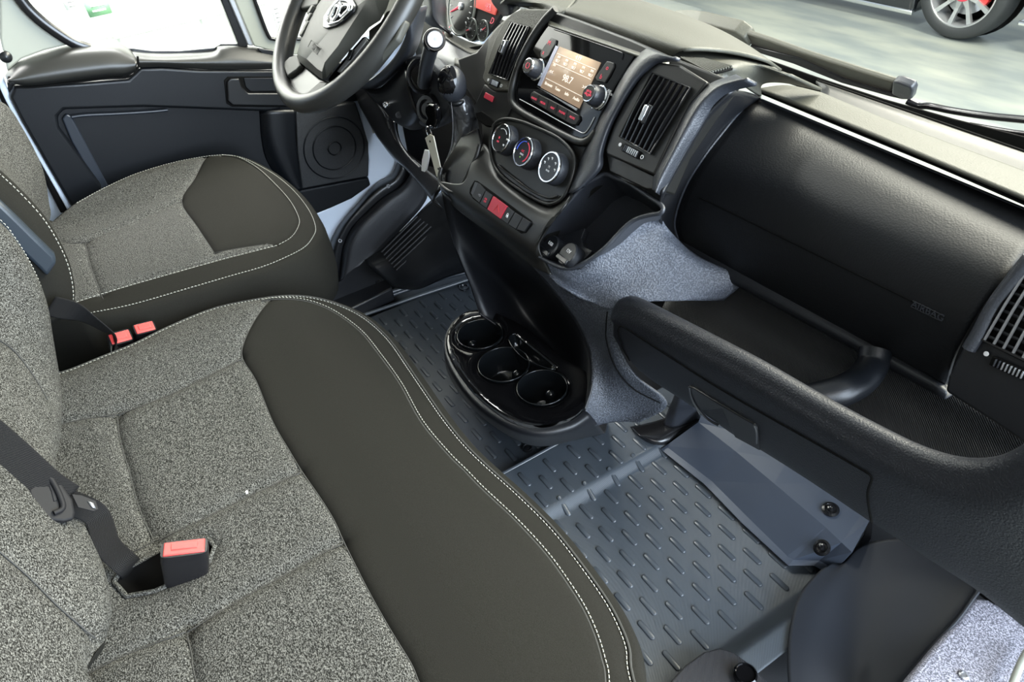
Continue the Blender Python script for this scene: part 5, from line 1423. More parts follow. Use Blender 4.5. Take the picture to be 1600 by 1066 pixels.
# ---- right hand vent panel
VF = Frame(P(1530, 560, 'y', .70), (1, -0.10, 0), (0, 0.30, 0.95))
vp = [(1476, 612), (1481, 588), (1497, 556), (1526, 502), (1566, 446), (1602, 404), (1660, 350), (1760, 350), (1760, 800), (1640, 720), (1595, 690), (1543, 655)]
vpanel = plate('end_vent_panel', [VF.p(x, y) for x, y in vp], 0.03, 'plastic', dash, bevel=0.004)
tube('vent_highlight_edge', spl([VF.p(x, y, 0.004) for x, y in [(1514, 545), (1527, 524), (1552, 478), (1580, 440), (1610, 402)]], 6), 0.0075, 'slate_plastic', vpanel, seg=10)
a, b, c, d = [VF.p(x, y, 0.002) for x, y in [(1600, 420), (1700, 460), (1640, 580), (1533, 528)]]
v = plate('air_vent', [a, b, c, d], 0.004, 'void_black', dash, bevel=0, label='louvred air vent at the passenger end')
for i in range(7):
    t = (i + 0.5) / 7; p0, p1 = a.lerp(b, t), d.lerp(c, t)
    tube('slat', [p0 + VF.N * .003, p0.lerp(p1, .5) + VF.N * .005, p1 + VF.N * .003], 0.0016, 'silver', v, seg=6)
for j in range(8):
    t = (j + 0.5) / 8; p0, p1 = a.lerp(d, t), b.lerp(c, t)
    tube('cross_slat', [p0 + VF.N * .0008, p1 + VF.N * .0008], 0.0018, 'plastic', v, seg=6)
tube('vent_frame', [a + VF.N * .003, a.lerp(d, .5) + VF.N * .004, d + VF.N * .003, d.lerp(c, .5) + VF.N * .003, c + VF.N * .003], 0.0022, 'satin_black', v, seg=6)
slider(1549, 563, 1605, 588, 0.003, (1541, 553), (1640, 600), f=VF, parent=vpanel)

# ---- lower shelf / tray
back_t = [p + Vector((0, .028, -.010)) for p in lipT] 
back_t = [P(1120, 418, 'y', .742)] + back_t[1:] + [P(1600, 672, 'y', .742)]
flr = [(1060, 462), (1190, 505), (1330, 575), (1440, 640), (1560, 690), (1660, 720)]
bk_ = [P(1050, 440, 'y', .735)] + [P(x, y, 'y', .735) for x, y in [(1090, 400), (1190, 452), (1330, 530), (1440, 590), (1560, 655), (1660, 700)]]
bf_ = [P(1040, 470, 'y', .69)] + [P(x, y, 'y', .715) for x, y in [(1120, 490), (1240, 560), (1340, 612), (1440, 665), (1560, 720), (1660, 760)]]
inner = [P(975, 478, 'y', .57)] + [P(x, y, 'y', .57) for x, y in [(1010, 500), (1130, 560), (1250, 625), (1380, 690), (1500, 728), (1600, 722)]]
inner_low = [p + Vector((0, .02, -.045)) for p in inner]
mid_f = [a.lerp(b, .5) + Vector((0, 0, -.035)) for a, b in zip(bf_, inner_low)]
mat('tray_ribbed', (0.012, 0.012, 0.012), 0.5, bump=('weave', 160, 0.6, 0.001))
patch('tray_liner', [bk_, bf_, mid_f, inner_low, inner], 'tray_ribbed', dash, thick=0.004, label='ribbed dark tray liner')
# divider rib in the tray
dv = [P(x, y, 'y', v) for x, y, v in [(1368, 548, .715), (1362, 572, .70), (1345, 594, .67), (1318, 610, .635), (1285, 620, .61), (1245, 628, .585)]]
tube('tray_divider', spl(dv, 6), 0.020, 'door_plastic', dash, seg=14)
rt = [(958, 494), (963, 474), (972, 467), (990, 468), (1050, 498), (1110, 529), (1180, 566), (1245, 604), (1310, 641), (1370, 673), (1430, 702), (1490, 720), (1545, 720), (1590, 702), (1640, 668)]
top_ = [P(x, y, 'y', .55) for x, y in rt]
inn_ = [p + Vector((0, .014, -.004)) for p in top_]
inn2 = [p + Vector((0, .020, -.020)) for p in top_]
md = [(958, 505), (966, 512), (985, 520), (1010, 533), (1060, 560), (1115, 588), (1180, 625), (1240, 660), (1300, 700), (1358, 738), (1415, 770), (1470, 795), (1530, 815), (1590, 815), (1650, 790)]
lw = [(962, 530), (972, 548), (990, 570), (1015, 592), (1055, 618), (1104, 650), (1150, 682), (1193, 706), (1270, 755), (1358, 814), (1415, 850), (1470, 886), (1530, 925), (1590, 972), (1650, 1015)]
mdp = [P(x, y, 'y', .538) for x, y in md]
lwp = [P(x, y, 'y', .575) for x, y in lw]
lw2 = [p + Vector((0, .05, -.010)) for p in lwp]
mat('tray_plastic', (0.011, 0.0125, 0.017), 0.42, spec=0.55, bump=('noise', 480, 0.7, 0.0014))
tf_ = patch('tray_front', [inn2, inn_, top_, [a.lerp(b, .25) + Vector((0, -.006, 0)) for a, b in zip(top_, mdp)], mdp, lwp, lw2], 'tray_plastic', dash, nu=4, nv=6, thick=0.005, label='front of the open tray')
TF_ = bvh(tf_)
def seam_on(bv, name, pts, r, m, parent, off=0.0004):
    sp_ = spl([(x, y, 0) for x, y in pts], 6)
    return tube(name, [cast(bv, p.x, p.y, off)[0] for p in sp_], r, m, parent, seg=6)
seam_on(TF_, 'door_seam', [(984, 563), (974, 545), (967, 522), (968, 512), (975, 511), (1006, 531), (1060, 566), (1120, 604), (1187, 643), (1283, 697), (1346, 733), (1360, 742), (1362, 750), (1356, 770), (1358, 795), (1363, 820)], 0.0014, 'void_black', tf_)
gp = [cast(TF_, x, y, 0.0030)[0] for x, y in [(1078, 602), (1086, 605), (1130, 632), (1180, 661), (1185, 668), (1189, 702), (1150, 681), (1110, 655), (1094, 640), (1083, 622)]]
gl_ = plate('glove_box_latch', gp, 0.006, 'smooth_plastic', tf_, bevel=0.0015, label='smooth glove box latch')
seam_on(TF_, 'latch_edge', [(1079, 603), (1083, 621), (1094, 639), (1110, 654), (1126, 663)], 0.0020, 'slate_plastic', tf_, 0.003)
seam_on(TF_, 'latch_edge', [(1181, 662), (1184, 672), (1184, 690)], 0.0020, 'slate_plastic', tf_, 0.003)
# ================================================================ STEERING, SHIFTER, KEYS, CLUSTER
W = Frame((-0.40, 0.45, 1.0), (1, 0, 0), (0, 0.731, 0.682))
sw_ = thing('steering_wheel', (-0.40, 0.45, 1.0), 'four-spoke black steering wheel with ram head shield emblem, in front of the driver seat', 'steering wheel')
RC_, RT_ = 0.205, 0.0165
ringp = [W.at(RC_ * math.cos(2 * PI * k_ / 96), RC_ * math.sin(2 * PI * k_ / 96)) for k_ in range(96)]
V, F = [], []
for k_ in range(96):
    a = 2 * PI * k_ / 96; rad = W.U * math.cos(a) + W.V * math.sin(a)
    for j in range(16):
        b = 2 * PI * j / 16
        V.append(ringp[k_] + rad * (math.cos(b) * RT_) + W.N * (math.sin(b) * RT_ * 1.15))
for k_ in range(96):
    for j in range(16):
        F.append((k_ * 16 + j, ((k_ + 1) % 96) * 16 + j, ((k_ + 1) % 96) * 16 + (j + 1) % 16, k_ * 16 + (j + 1) % 16))
mk('rim', V, F, 'wheel_rubber', sw_, label='soft black rim')
def wl2(l, n=0.0): return [W.p(x, y, n) for x, y in l]
# hub pad: raised centre with chamfered flanks
mat('pad_olive', (0.032, 0.032, 0.026), 0.5, spec=0.4, bump=('noise', 900, 0.15, 0.0005))
o_ = [(504, 124), (510, 122), (535, 92), (566, 56), (577, 43), (594, 32), (604, 14), (612, -10), (600, -40), (560, -60), (525, -40), (505, -5), (496, 8), (482, 33), (471, 59), (464, 84), (469, 98), (500, 122)]
i_ = [(503, 112), (507, 98), (528, 72), (545, 45), (560, 22), (572, 4), (584, -10), (590, -22), (584, -38), (558, -48), (530, -32), (514, -5), (506, 8), (492, 33), (481, 58), (475, 80), (479, 92), (496, 108)]
top_i = wl2(i_, 0.030); mid_o = wl2(o_, 0.012); bot_o = wl2(o_, -0.015)
n_c = len(o_); cc = sum(top_i, Vector()) / n_c
V = [cc] + top_i + mid_o + bot_o
F = [(0, 1 + i, 1 + (i + 1) % n_c) for i in range(n_c)]
for j in range(2):
    F += [(1 + j * n_c + i, 1 + (j + 1) * n_c + i, 1 + (j + 1) * n_c + (i + 1) % n_c, 1 + j * n_c + (i + 1) % n_c) for i in range(n_c)]
V, F = orient(V, F)
hub = mk('hub_pad', V, F, 'pad_olive', sw_, bevel=0.004, auto=30, bseg=4, label='olive-grey centre pad')
# shield emblem
bd = [(530, 0), (541, 1), (551, 9), (549, 15), (536, 28), (530, 33), (514, 38), (510, 35), (512, 24), (519, 12)]
bp_ = wl2(bd, 0.0355)
rec_ = wl2([(529, -6), (545, -12), (556, 8), (552, 18), (536, 33), (524, 40), (510, 44), (504, 42), (505, 26), (514, 12)], 0.0335)
plate('emblem_recess', rec_, 0.003, 'smooth_plastic', hub, n=W.N, bevel=0.001)
e_ = tube('emblem_shield', [a.lerp(b, t) for a, b in zip(bp_, bp_[1:] + bp_[:1]) for t in (0, .25, .5, .75)], 0.0015, 'chrome', hub, seg=8, closed=True)
def horn(pts, r): 
    q = spl([W.p(x, y, 0.0365) for x, y in pts], 5); rr = [r * (1 - 0.6 * abs(i / (len(q) - 1) - 0.35)) for i in range(len(q))]
    tube('emblem_ram', q, rr, 'chrome', hub, seg=8)
horn([(530, 12), (526, 9), (523, 14), (520, 22), (517, 28), (520, 31), (523, 27)], 0.0030)
horn([(533, 13), (540, 8), (545, 10), (544, 16), (538, 22), (533, 26), (531, 23)], 0.0030)
horn([(531, 12), (530, 18), (527, 25), (521, 33)], 0.0042)
horn([(531, 4), (532, 9), (531, 13)], 0.0030)
fr4 = wl2([(486.5, 63), (501.5, 76), (495.5, 85), (481, 73.5)], 0.0335)
tube('airbag_label_frame', [fr4[0], fr4[0].lerp(fr4[1], .5), fr4[1], fr4[2], fr4[2].lerp(fr4[3], .5), fr4[3]], 0.0006, 'hub_plastic', hub, seg=6, closed=True)
for i, s in enumerate(('AIRBAG', 'SRS')):
    text('airbag_label', s, W.p(492.5 - 2.2 * i, 72 + 4 * i, 0.0335), fr4[1] - fr4[0], fr4[0] - fr4[3], 0.0065, 'hub_plastic', hub, 0.0006)
# spokes
def spoke(pxs, n, m, t=0.014, lab=None): return plate('spoke', wl2(pxs, n), t, m, sw_, n=W.N, bevel=0.004, label=lab)
spoke([(466, 94), (500, 122), (511, 126), (496, 142), (474, 156), (448, 142), (444, 122)], -0.002, 'smooth_plastic')
spoke([(470, 102), (462, 110), (448, 120), (440, 100), (452, 88), (464, 84)], 0.006, 'pad_olive')
spoke([(500, 126), (514, 127), (502, 142), (484, 154), (470, 152)], 0.004, 'pad_olive')
spoke([(575, 47), (594, 33), (604, 16), (625, 10), (632, 30), (618, 60), (603, 76), (588, 92), (575, 80)], 0.002, 'hub_plastic')
spoke([(511, 124), (536, 92), (568, 55), (577, 62), (574, 70), (545, 108), (528, 126), (516, 134)], -0.004, 'void_black')
st_ = plate('spoke_trim', wl2([(570, 58), (573.5, 63), (552, 90), (532, 112.5), (526.5, 111.5), (548, 84)], 0.008), 0.005, 'silver', sw_, n=W.N, bevel=0.001, label='silver spoke trim')
box('spoke_button', W.p(547, 86, 0.011), (0.012, 0.018, 0.004), 'gloss_black', st_, U=W.U + W.V * 0.3, V_=W.V, bevel=0.001)
spoke([(496, 8), (505, -20), (480, -30), (462, 0), (470, 14)], 0.002, 'hub_plastic')
for x, y in ((489, 18), (486, 30), (482, 42), (477, 52)):
    box('spoke_button', W.p(x, y, 0.010), (0.016, 0.020, 0.014), 'hub_plastic', sw_, U=W.U, V_=W.V, bevel=0.004)

# ---- column
colm = thing('steering_column', (-0.36, 0.56, 0.70), 'dark plastic steering column housing with ignition barrel, behind the steering wheel', 'steering column')
def yp(l, ys): return [P(x, y, 'y', v) for (x, y), v in zip(l, ys)]
A_ = yp([(560, 132), (575, 128), (597, 110), (618, 86), (634, 55), (640, 20), (640, -10)], [.50, .51, .52, .53, .54, .55, .56])
B_ = yp([(560, 137), (585, 134), (610, 116), (632, 92), (645, 70), (650, 48), (655, 10)], [.515, .525, .53, .54, .55, .56, .57])
C_ = yp([(568, 140), (590, 138), (618, 118), (638, 98), (652, 76), (660, 50), (668, 10)], [.56, .56, .57, .58, .59, .60, .60])
patch('upper_shroud', [A_, B_, C_], 'slate_plastic', colm, nu=5, thick=0.004, label='blue-grey upper shroud')
D_ = yp([(568, 138), (588, 139), (614, 120), (632, 100)], [.54, .54, .55, .55])
lowc = [yp([(566, 137), (590, 138), (614, 120), (633, 96)], [.56, .555, .55, .55]), yp([(578, 152), (600, 150), (622, 138), (636, 118)], [.545, .54, .535, .535]),
        yp([(596, 168), (612, 170), (628, 162), (640, 145)], [.545, .54, .535, .535]), yp([(616, 190), (630, 194), (642, 190), (652, 176)], [.55, .545, .54, .54]), yp([(640, 203), (650, 203), (660, 200), (668, 190)], [.57, .56, .56, .56])]
patch('lower_shroud', lowc, 'smooth_plastic', colm, nu=5, thick=0.004)
for x, y in ((603, 163.5), (623, 180)):
    p = P(x, y, 'y', .535)
    lathe('screw_hole', [(0.007, 0.0), (0.0065, 0.002), (0.003, 0.001), (0.0028, 0.003), (0, 0.004)], p, (CAM - p), 'chrome' if x < 610 else 'slate_plastic', colm, n=16)
fp = [(633, 92), (645, 88), (668, 96), (690, 118), (700, 140), (706, 160), (700, 180), (690, 196), (672, 204), (656, 198), (645, 176), (636, 150), (633, 125)]
plate('face_plate', yp(fp, [.548] * 13), 0.03, 'slate_plastic', colm, bevel=0.008, bseg=4, label='blue-grey face around stalk and ignition')
gc = P(659, 118, 'y', .545); gax = Vector((0.45, -0.75, 0.35))
lathe('stalk_gaiter', [(0.034, -0.012), (0.034, 0.002), (0.030, 0.006), (0.026, 0.002), (0.020, 0.004), (0.016, 0.012), (0.0, 0.012)], gc, gax, 'satin_black', colm, n=36)
s0 = P(662, 130, 'y', .54); s1 = P(668, 96, 'y', .515); s2__ = P(677, 64, 'y', .49)
stk = tube('control_stalk', spl([s0, s1, s2__], 6), [0.0125] * 13, 'slate_plastic', colm, seg=20, label='control stalk with round end')
hd = (P(687.5, 54, 'y', .462) - s2__).normalized()
mk('stalk_head', *lathe_g([(0.010, -0.012), (0.0165, -0.006), (0.0175, 0.004), (0.0175, 0.022), (0.0160, 0.026), (0, 0.026)], s2__, hd, 32), 'gloss_black', stk, auto=35)
mk('stalk_button', *lathe_g([(0.0150, 0.026), (0.0146, 0.029), (0.0128, 0.0298), (0.0120, 0.0285), (0.0, 0.029)], s2__, hd, 32), 'matte_black', stk, auto=35)
mk('button_ring', *lathe_g([(0.0128, 0.0292), (0.0122, 0.0305), (0.0114, 0.0298)], s2__, hd, 32), 'silver', stk, auto=35)
mk('button_mark', *lathe_g([(0.0035, 0.029), (0.0033, 0.0300), (0, 0.0302)], s2__, hd, 16), 'grey_mark', stk, auto=35)
ic = P(671, 171, 'y', .535); iax = Vector((0.25, -0.85, 0.30)).normalized()
lathe('ignition_barrel', [(0.029, -0.01), (0.029, 0.004), (0.026, 0.010), (0.019, 0.010), (0.018, 0.004), (0.012, 0.004), (0.012, 0.010), (0, 0.010)], ic, iax, 'satin_black', colm, n=36)
# key, ring and tags
key = thing('ignition_key', ic + iax * 0.012, 'glossy black key standing in the ignition barrel', 'key')
ks = [P(x, y, 'y', .505) for x, y in [(663, 172), (664, 166), (670, 162), (677, 164), (681, 172), (682, 184), (680, 195), (677, 201), (670, 203), (665, 198), (664, 190), (667, 184), (664, 178)]]
plate('key_head', ks, 0.012, 'gloss_black', key, bevel=0.004, bseg=4)
tube('key_blade', [ic + iax * 0.004, P(671, 175, 'y', .512)], [0.004, 0.005], 'silver', key, seg=8)
rc0 = P(669, 208, 'y', .500)
tag(tube('key_ring', [rc0 + Vector((math.cos(2 * PI * k_ / 24) * 0.0115, 0.002, math.sin(2 * PI * k_ / 24) * 0.0115)) for k_ in range(24)], 0.0011, 'chrome', None, seg=6, closed=True), 'thin metal ring hanging from the ignition key', 'key ring')
t1 = thing('key_tag', P(685, 273, 'y', .49), 'long ivory key tag hanging from the ring under the ignition', 'key tag')
plate('tag_strip', [P(x, y, 'y', .492) for x, y in [(664, 216), (671, 210), (677, 213), (683, 240), (690, 271), (687, 275), (682, 276), (674, 247)]], 0.002, 'ivory_tag', t1, bevel=0.0005)
for x, y in ((672, 221), (685, 264)): lathe('hole', [(0.0022, 0), (0.0020, 0.0008), (0, 0.0009)], P(x, y, 'y', .4905), (0, -1, 0.1), 'void_black', t1, n=12)
t2 = thing('key_tag', P(661, 268, 'y', .495), 'short white key tag beside the long ivory one', 'key tag')
plate('tag_strip', [P(x, y, 'y', .497) for x, y in [(663, 234), (669, 235), (670, 246), (666, 266), (663, 269), (658, 267), (659, 250)]], 0.003, 'white_mark', t2, bevel=0.001)

# ---- lower dash left: knee trim
kt = yp([(557, 134), (562, 158), (572, 180), (586, 204), (600, 222), (619, 246), (643, 268), (668, 300), (690, 328)], [.62, .62, .62, .62, .62, .62, .60, .57, .53])
kb_ = yp([(575, 138), (582, 156), (597, 178), (608, 200), (620, 222), (634, 240), (656, 258), (676, 276), (689, 290)], [.56, .56, .56, .56, .56, .56, .55, .53, .51])
kc_ = yp([(600, 150), (608, 165), (620, 185), (622, 205), (628, 225), (640, 240), (660, 255), (678, 262), (690, 272)], [.585, .585, .59, .60, .60, .60, .59, .58, .56])
kn = thing('knee_trim', P(620, 240, 'y', .6), 'black lower trim sweeping from the steering column down to the centre stack', 'trim panel')
patch('trim_shell', [kt, [a.lerp(b, .5) + Vector((0, -.02, 0)) for a, b in zip(kt, kb_)], kb_, kc_], 'satin_black', kn, nu=5, thick=0.004)
tube('trim_ridge', spl(yp([(616, 190), (619, 208), (627, 228), (640, 246), (656, 262)], [.555, .555, .55, .545, .54]), 5), 0.0022, 'slate_plastic', kn, seg=8)

# ---- gear lever
gl = thing('gear_lever', P(708, 290, 'x', -0.235), 'gear lever with round glossy knob and stitched black leather boot, left of the climate dials', 'gear lever')
kc0 = P(706, 131, 'x', -0.245)
V, F = [], []
bm = bmesh.new(); bmesh.ops.create_uvsphere(bm, u_segments=32, v_segments=24, radius=1.0)
for v in bm.verts:
    z = v.co.z; r = 0.0262 * (1 - 0.10 * z) if z < 0 else 0.0262
    V.append(kc0 + Vector((v.co.x * r, v.co.y * r, v.co.z * 0.0325)))
F = [tuple(v.index for v in f.verts) for f in bm.faces]; bm.free()
knob = mk('knob', V, F, 'slate_plastic', gl)
cd = Vector((0.15, -0.85, 0.50)).normalized()
V, F = lathe_g([(math.sin(t * 0.098), math.cos(t * 0.098)) for t in range(12, 0, -1)] + [(0, 1)], (0, 0, 0), cd, 40)
V = [kc0 + Vector((v.x * 0.0268, v.y * 0.0268, v.z * 0.0332)) for v in V]
mk('knob_cap', V, F[:-1] if len(F[-1]) > 4 else F, 'gloss_black', knob, label='gloss black cap of the knob')
path = [(715, 152, 12), (719, 160, 16), (725, 176, 19), (727, 198, 20), (725, 220, 21), (718, 244, 23), (711, 266, 20), (706, 284, 16), (704, 296, 10)]
xsx = [-.243, -.243, -.242, -.240, -.238, -.236, -.234, -.232, -.232]
V, F = [], []; NS = 36
ps = spl([P(x, y, 'x', v) + Vector((0, 0, 0)) for (x, y, w), v in zip(path, xsx)], 6)
ws_ = [p.x for p in spl([(w * 1.28 / 1109, 0, 0) for _, _, w in path], 6)]
for j, (p, w) in enumerate(zip(ps, ws_)):
    for k_ in range(NS):
        a = 2 * PI * k_ / NS
        f = 1 + 0.07 * math.sin(3 * a + j * 0.20) + 0.04 * math.sin(7 * a - j * 0.30) + 0.02 * math.sin(j * 0.9 + a)
        V.append(p + Vector((math.cos(a) * w * f, math.sin(a) * w * f * 1.05, 0.25 * math.sin(a) * w)))
for j in range(len(ps) - 1):
    for k_ in range(NS): F.append((j * NS + k_, j * NS + (k_ + 1) % NS, (j + 1) * NS + (k_ + 1) % NS, (j + 1) * NS + k_))
mk('boot', V, F, 'leather', gl, label='black leather boot')
mk('collar', *lathe_g([(0.017, -0.004), (0.0185, 0.0), (0.017, 0.004)], P(714, 156, 'x', -.243), (0.1, -.1, 1), 28), 'smooth_plastic', gl)
bb = []
sp_ = spl([P(x, y, 'x', -.235) + (CAM - P(x, y, 'x', -.235)).normalized() * 0.004 for x, y in [(705, 160), (707, 180), (707.5, 205), (705, 228), (699, 252), (694, 276)]], 12)
i = 0
while i + 1 < len(sp_): bb.append(tube_g([sp_[i], sp_[i].lerp(sp_[i + 1], .7)], 0.0006, 5)); i += 1
mk('boot_stitching', *merge(bb), 'grey_mark', gl)

# ---- instrument cluster
cl = thing('instrument_cluster', P(735, 40, 'y', .76), 'instrument cluster with dials and a red display under a dark hood, behind the wheel', 'instrument cluster')
CF = Frame(P(737, 35, 'y', .76), (1, 0, 0), (0, 0.35, 0.94))
def cpx(l, n=0.0): return [CF.p(x, y, n) for x, y in l]
mat('cluster_face', (0.035, 0.036, 0.034), 0.25, spec=0.6)
mat('cluster_grey', (0.20, 0.22, 0.20), 0.3)
mat('lit_display', (0.4, 0.05, 0.04), 0.4, emit=((1.0, 0.16, 0.12), 0.55))
plate('face', cpx([(690, -20), (698, 13), (699, 47), (720, 57), (737, 65), (754, 60), (771, 40), (785, 18), (770, -20)]), 0.01, 'cluster_face', cl, bevel=0.001)
def gauge(px, py, r, nd, needle):
    c = CF.p(px, py, 0.002)
    g = mk('gauge', *lathe_g([(r, 0), (r, 0.002), (r * 0.95, 0.003), (r * 0.93, 0.001), (0, 0.001)], c, CF.N, 40), 'cluster_grey', cl, auto=35)
    mk('gauge_disc', *lathe_g([(r * 0.80, 0.0012), (r * 0.80, 0.0022), (0, 0.0024)], c, CF.N, 36), 'cluster_face', g, auto=35)
    parts = []
    for i in range(nd):
        a = math.radians(220 - 260 * i / (nd - 1)); e = CF.U * math.cos(a) + CF.V * math.sin(a)
        parts.append(tube_g([c + e * r * 0.66 + CF.N * .003, c + e * r * 0.78 + CF.N * .003], r * 0.015, 4))
    mk('gauge_ticks', *merge(parts), 'white_mark', g)
    a = math.radians(needle); e = CF.U * math.cos(a) + CF.V * math.sin(a)
    tube('needle', [c + CF.N * .004, c + e * r * 0.72 + CF.N * .004], [r * 0.05, r * 0.02], 'lit_red', g, seg=6)
    lathe('needle_hub', [(r * 0.14, 0.002), (r * 0.13, 0.006), (0, 0.007)], c, CF.N, 'silver', g, n=20)
gauge(722, 10, 0.062, 17, 205); gauge(737, 46, 0.024, 7, 200); gauge(755, 48, 0.022, 7, 35)
dp_ = plate('display', cpx([(742, -8), (740.5, 11), (772.5, 23.5), (776, 12), (766, -6)], 0.004), 0.003, 'lit_display', cl, bevel=0.0005, label='red lit display')
text('display_text', '10%', CF.p(763, 8, 0.0045), CU, CV, 0.016, 'lit_red', dp_, 0.0003); text('display_text', '12:20', CF.p(763, 14, 0.0045), CU, CV, 0.010, 'lit_red', dp_, 0.0003)
for x, y, s in ((704, 40, 'P'), (769, 33, 'D'), (704, 21, '-')): text('telltale', s, CF.p(x, y, 0.003), CU, CV, 0.018, 'lit_red', cl, 0.0003)
glass('cluster_glass', (0.9, 0.9, 0.9))
ld = [yp([(696, 47), (718, 58), (737, 66), (756, 68), (775, 50)], [.755] * 5), yp([(692, 54), (715, 70), (736, 82), (748, 80), (770, 56)], [.70, .70, .70, .70, .71])]
patch('lower_ledge', ld, 'dash_olive', cl, thick=0.004, label='olive-brown ledge below the dials')
ud = [yp([(690, 56), (714, 72), (736, 84), (745, 86)], [.70, .70, .70, .69]), yp([(676, 84), (700, 90), (718, 92), (728, 94)], [.67, .67, .67, .67]), yp([(668, 100), (690, 108), (706, 104), (716, 104)], [.66] * 4)]
patch('lower_fascia', ud, 'slate_plastic', cl, thick=0.004)
hd1 = [yp([(655, -20), (660, 6), (660, 28), (672, 40), (688, 46), (702, 50)], [.66, .66, .66, .67, .68, .70]), yp([(676, -20), (678, 4), (680, 24), (688, 38), (696, 46), (704, 52)], [.66, .66, .66, .67, .68, .70]), yp([(694, -20), (697, 6), (697, 26), (698, 40), (701, 50), (708, 54)], [.74] * 6)]
patch('hood_left', hd1, 'slate_plastic', cl, thick=0.004, label='slate blue side of the hood')
hd2 = [yp([(762, -20), (768, 2), (778, 16), (786, 26)], [.72] * 4), yp([(775, -20), (785, 0), (793, 12), (796, 24)], [.69] * 4), yp([(800, -20), (808, -2), (815, 6), (812, 14)], [.72] * 4)]
patch('hood_right', hd2, 'slate_plastic', cl, thick=0.004)
back = yp([(600, -30), (690, -30), (700, 50), (690, 100), (640, 100), (600, 60)], [.80] * 6)
quad('cluster_back', back, 'dash_olive', cl, solid=0.01)

# ================================================================ PASSENGER FOOTWELL
br_ = thing('kick_bracket', at_z(1180, 800, 0.05), 'slate blue folded metal plate with two bolts at the front of the passenger footwell', 'metal bracket')
lowE = [(1032, 702), (1100, 756), (1160, 818), (1225, 878), (1232, 884), (1272, 884), (1299, 899)]
E1 = [P(x, y, 'z', .018) for x, y in lowE]
lowI = [(1040, 697), (1112, 752), (1172, 812), (1230, 869), (1240, 875), (1280, 876), (1306, 890)]
E2 = [P(x, y, 'z', .022) for x, y in lowI]
crease = [(1091, 660), (1150, 706), (1210, 756), (1262, 800), (1290, 824), (1315, 848), (1331, 863)]
E3 = [P(x, y, 'z', .080) for x, y in crease]
upE = [(1100, 640), (1170, 680), (1230, 720), (1290, 755), (1330, 780), (1350, 798), (1359, 812)]
E4 = [P(x, y, 'z', .096) for x, y in upE]
def ruled(name, rows, m, parent, **k):
    V = [p for r in rows for p in r]; w = len(rows[0]); F = [(j * w + i, j * w + i + 1, (j + 1) * w + i + 1, (j + 1) * w + i) for j in range(len(rows) - 1) for i in range(w - 1)]
    V, F = orient([Vector(v) for v in V], F)
    return mk(name, V, F, m, parent, smooth=False, solid=0.004, **k)
ruled('plate_body', [E1, E2, E3, E4], 'steel_grey', br_)
sd = [(1364, 820), (1362, 840), (1345, 870), (1325, 896), (1316, 904), (1300, 902)]
s_in = [(1358, 813), (1350, 835), (1334, 862), (1318, 884), (1306, 896), (1298, 900)]
plate('edge_return', [P(x, y, 'z', .045) for x, y in sd + s_in[::-1]], 0.03, 'plastic', br_, bevel=0.002)
for (x, y), z in (((1298, 796), .090), ((1284, 856), .066)):
    c = P(x, y, 'z', z); nrm = Vector((0, -.15, 1)) if z > .08 else Vector((-.2, -.5, .85))
    b = mk('bolt', *lathe_g([(0.0165, -0.002), (0.0165, 0.001), (0.012, 0.003), (0.010, 0.001), (0.0065, 0.001), (0.0065, 0.006), (0.003, 0.007), (0, 0.005)], c, nrm, 28), 'satin_black', br_, auto=35)
pd = thing('bracket_foot', at_z(1030, 680, 0.03), 'glossy black moulded foot between the console and the metal plate', 'bracket')
f0 = zz([(985, 667), (1000, 664), (1025, 658), (1048, 650), (1060, 648)], .030)
f1 = zz([(998, 680), (1012, 678), (1034, 672), (1060, 665), (1085, 655)], .045)
f2 = zz([(1003, 684), (1020, 692), (1040, 690), (1070, 674), (1099, 656)], .035)
f3 = zz([(1008, 688), (1022, 697), (1042, 696), (1072, 682), (1102, 662)], .005)
patch('foot_shell', [f0, f1, f2, f3], 'satin_black', pd, thick=0.003)
g0 = zz([(1040, 650), (1052, 618), (1062, 610)], .12); 
cone = [[P(1036, 665, 'z', .04), P(1044, 640, 'z', .09), P(1052, 622, 'z', .15), P(1058, 600, 'z', .20)], [P(1058, 668, 'z', .045), P(1060, 645, 'z', .10), P(1062, 630, 'z', .15), P(1066, 610, 'z', .20)], [P(1096, 655, 'z', .035), P(1088, 640, 'z', .09), P(1082, 630, 'z', .14), P(1080, 610, 'z', .2)]]
patch('upright', cone, 'slate_plastic', pd, thick=0.003)
# raised rubber border piece and round knob at the lower edge
rb_ = thing('rubber_block', at_z(1130, 1050, 0.03), 'dark ribbed rubber block with a round stud at the bottom edge, beside the mat', 'rubber block')
mat('ribbed_rubber', (0.016, 0.017, 0.021), 0.45, bump=('weave', 220, 0.8, 0.001))
plate('block', [P(x, y, 'z', .050) for x, y in [(1046, 1066), (1070, 1040), (1100, 1018), (1124, 1012), (1145, 1018), (1170, 1036), (1200, 1066), (1215, 1090), (1030, 1090)]], 0.025, 'ribbed_rubber', rb_, n=(0, 0, 1), bevel=0.004)
lathe('stud', [(0.020, 0), (0.020, 0.010), (0.017, 0.013), (0.016, 0.009), (0, 0.009)], P(1164, 1057, 'z', .052), (0, 0, 1), 'gloss_black', rb_, n=32)
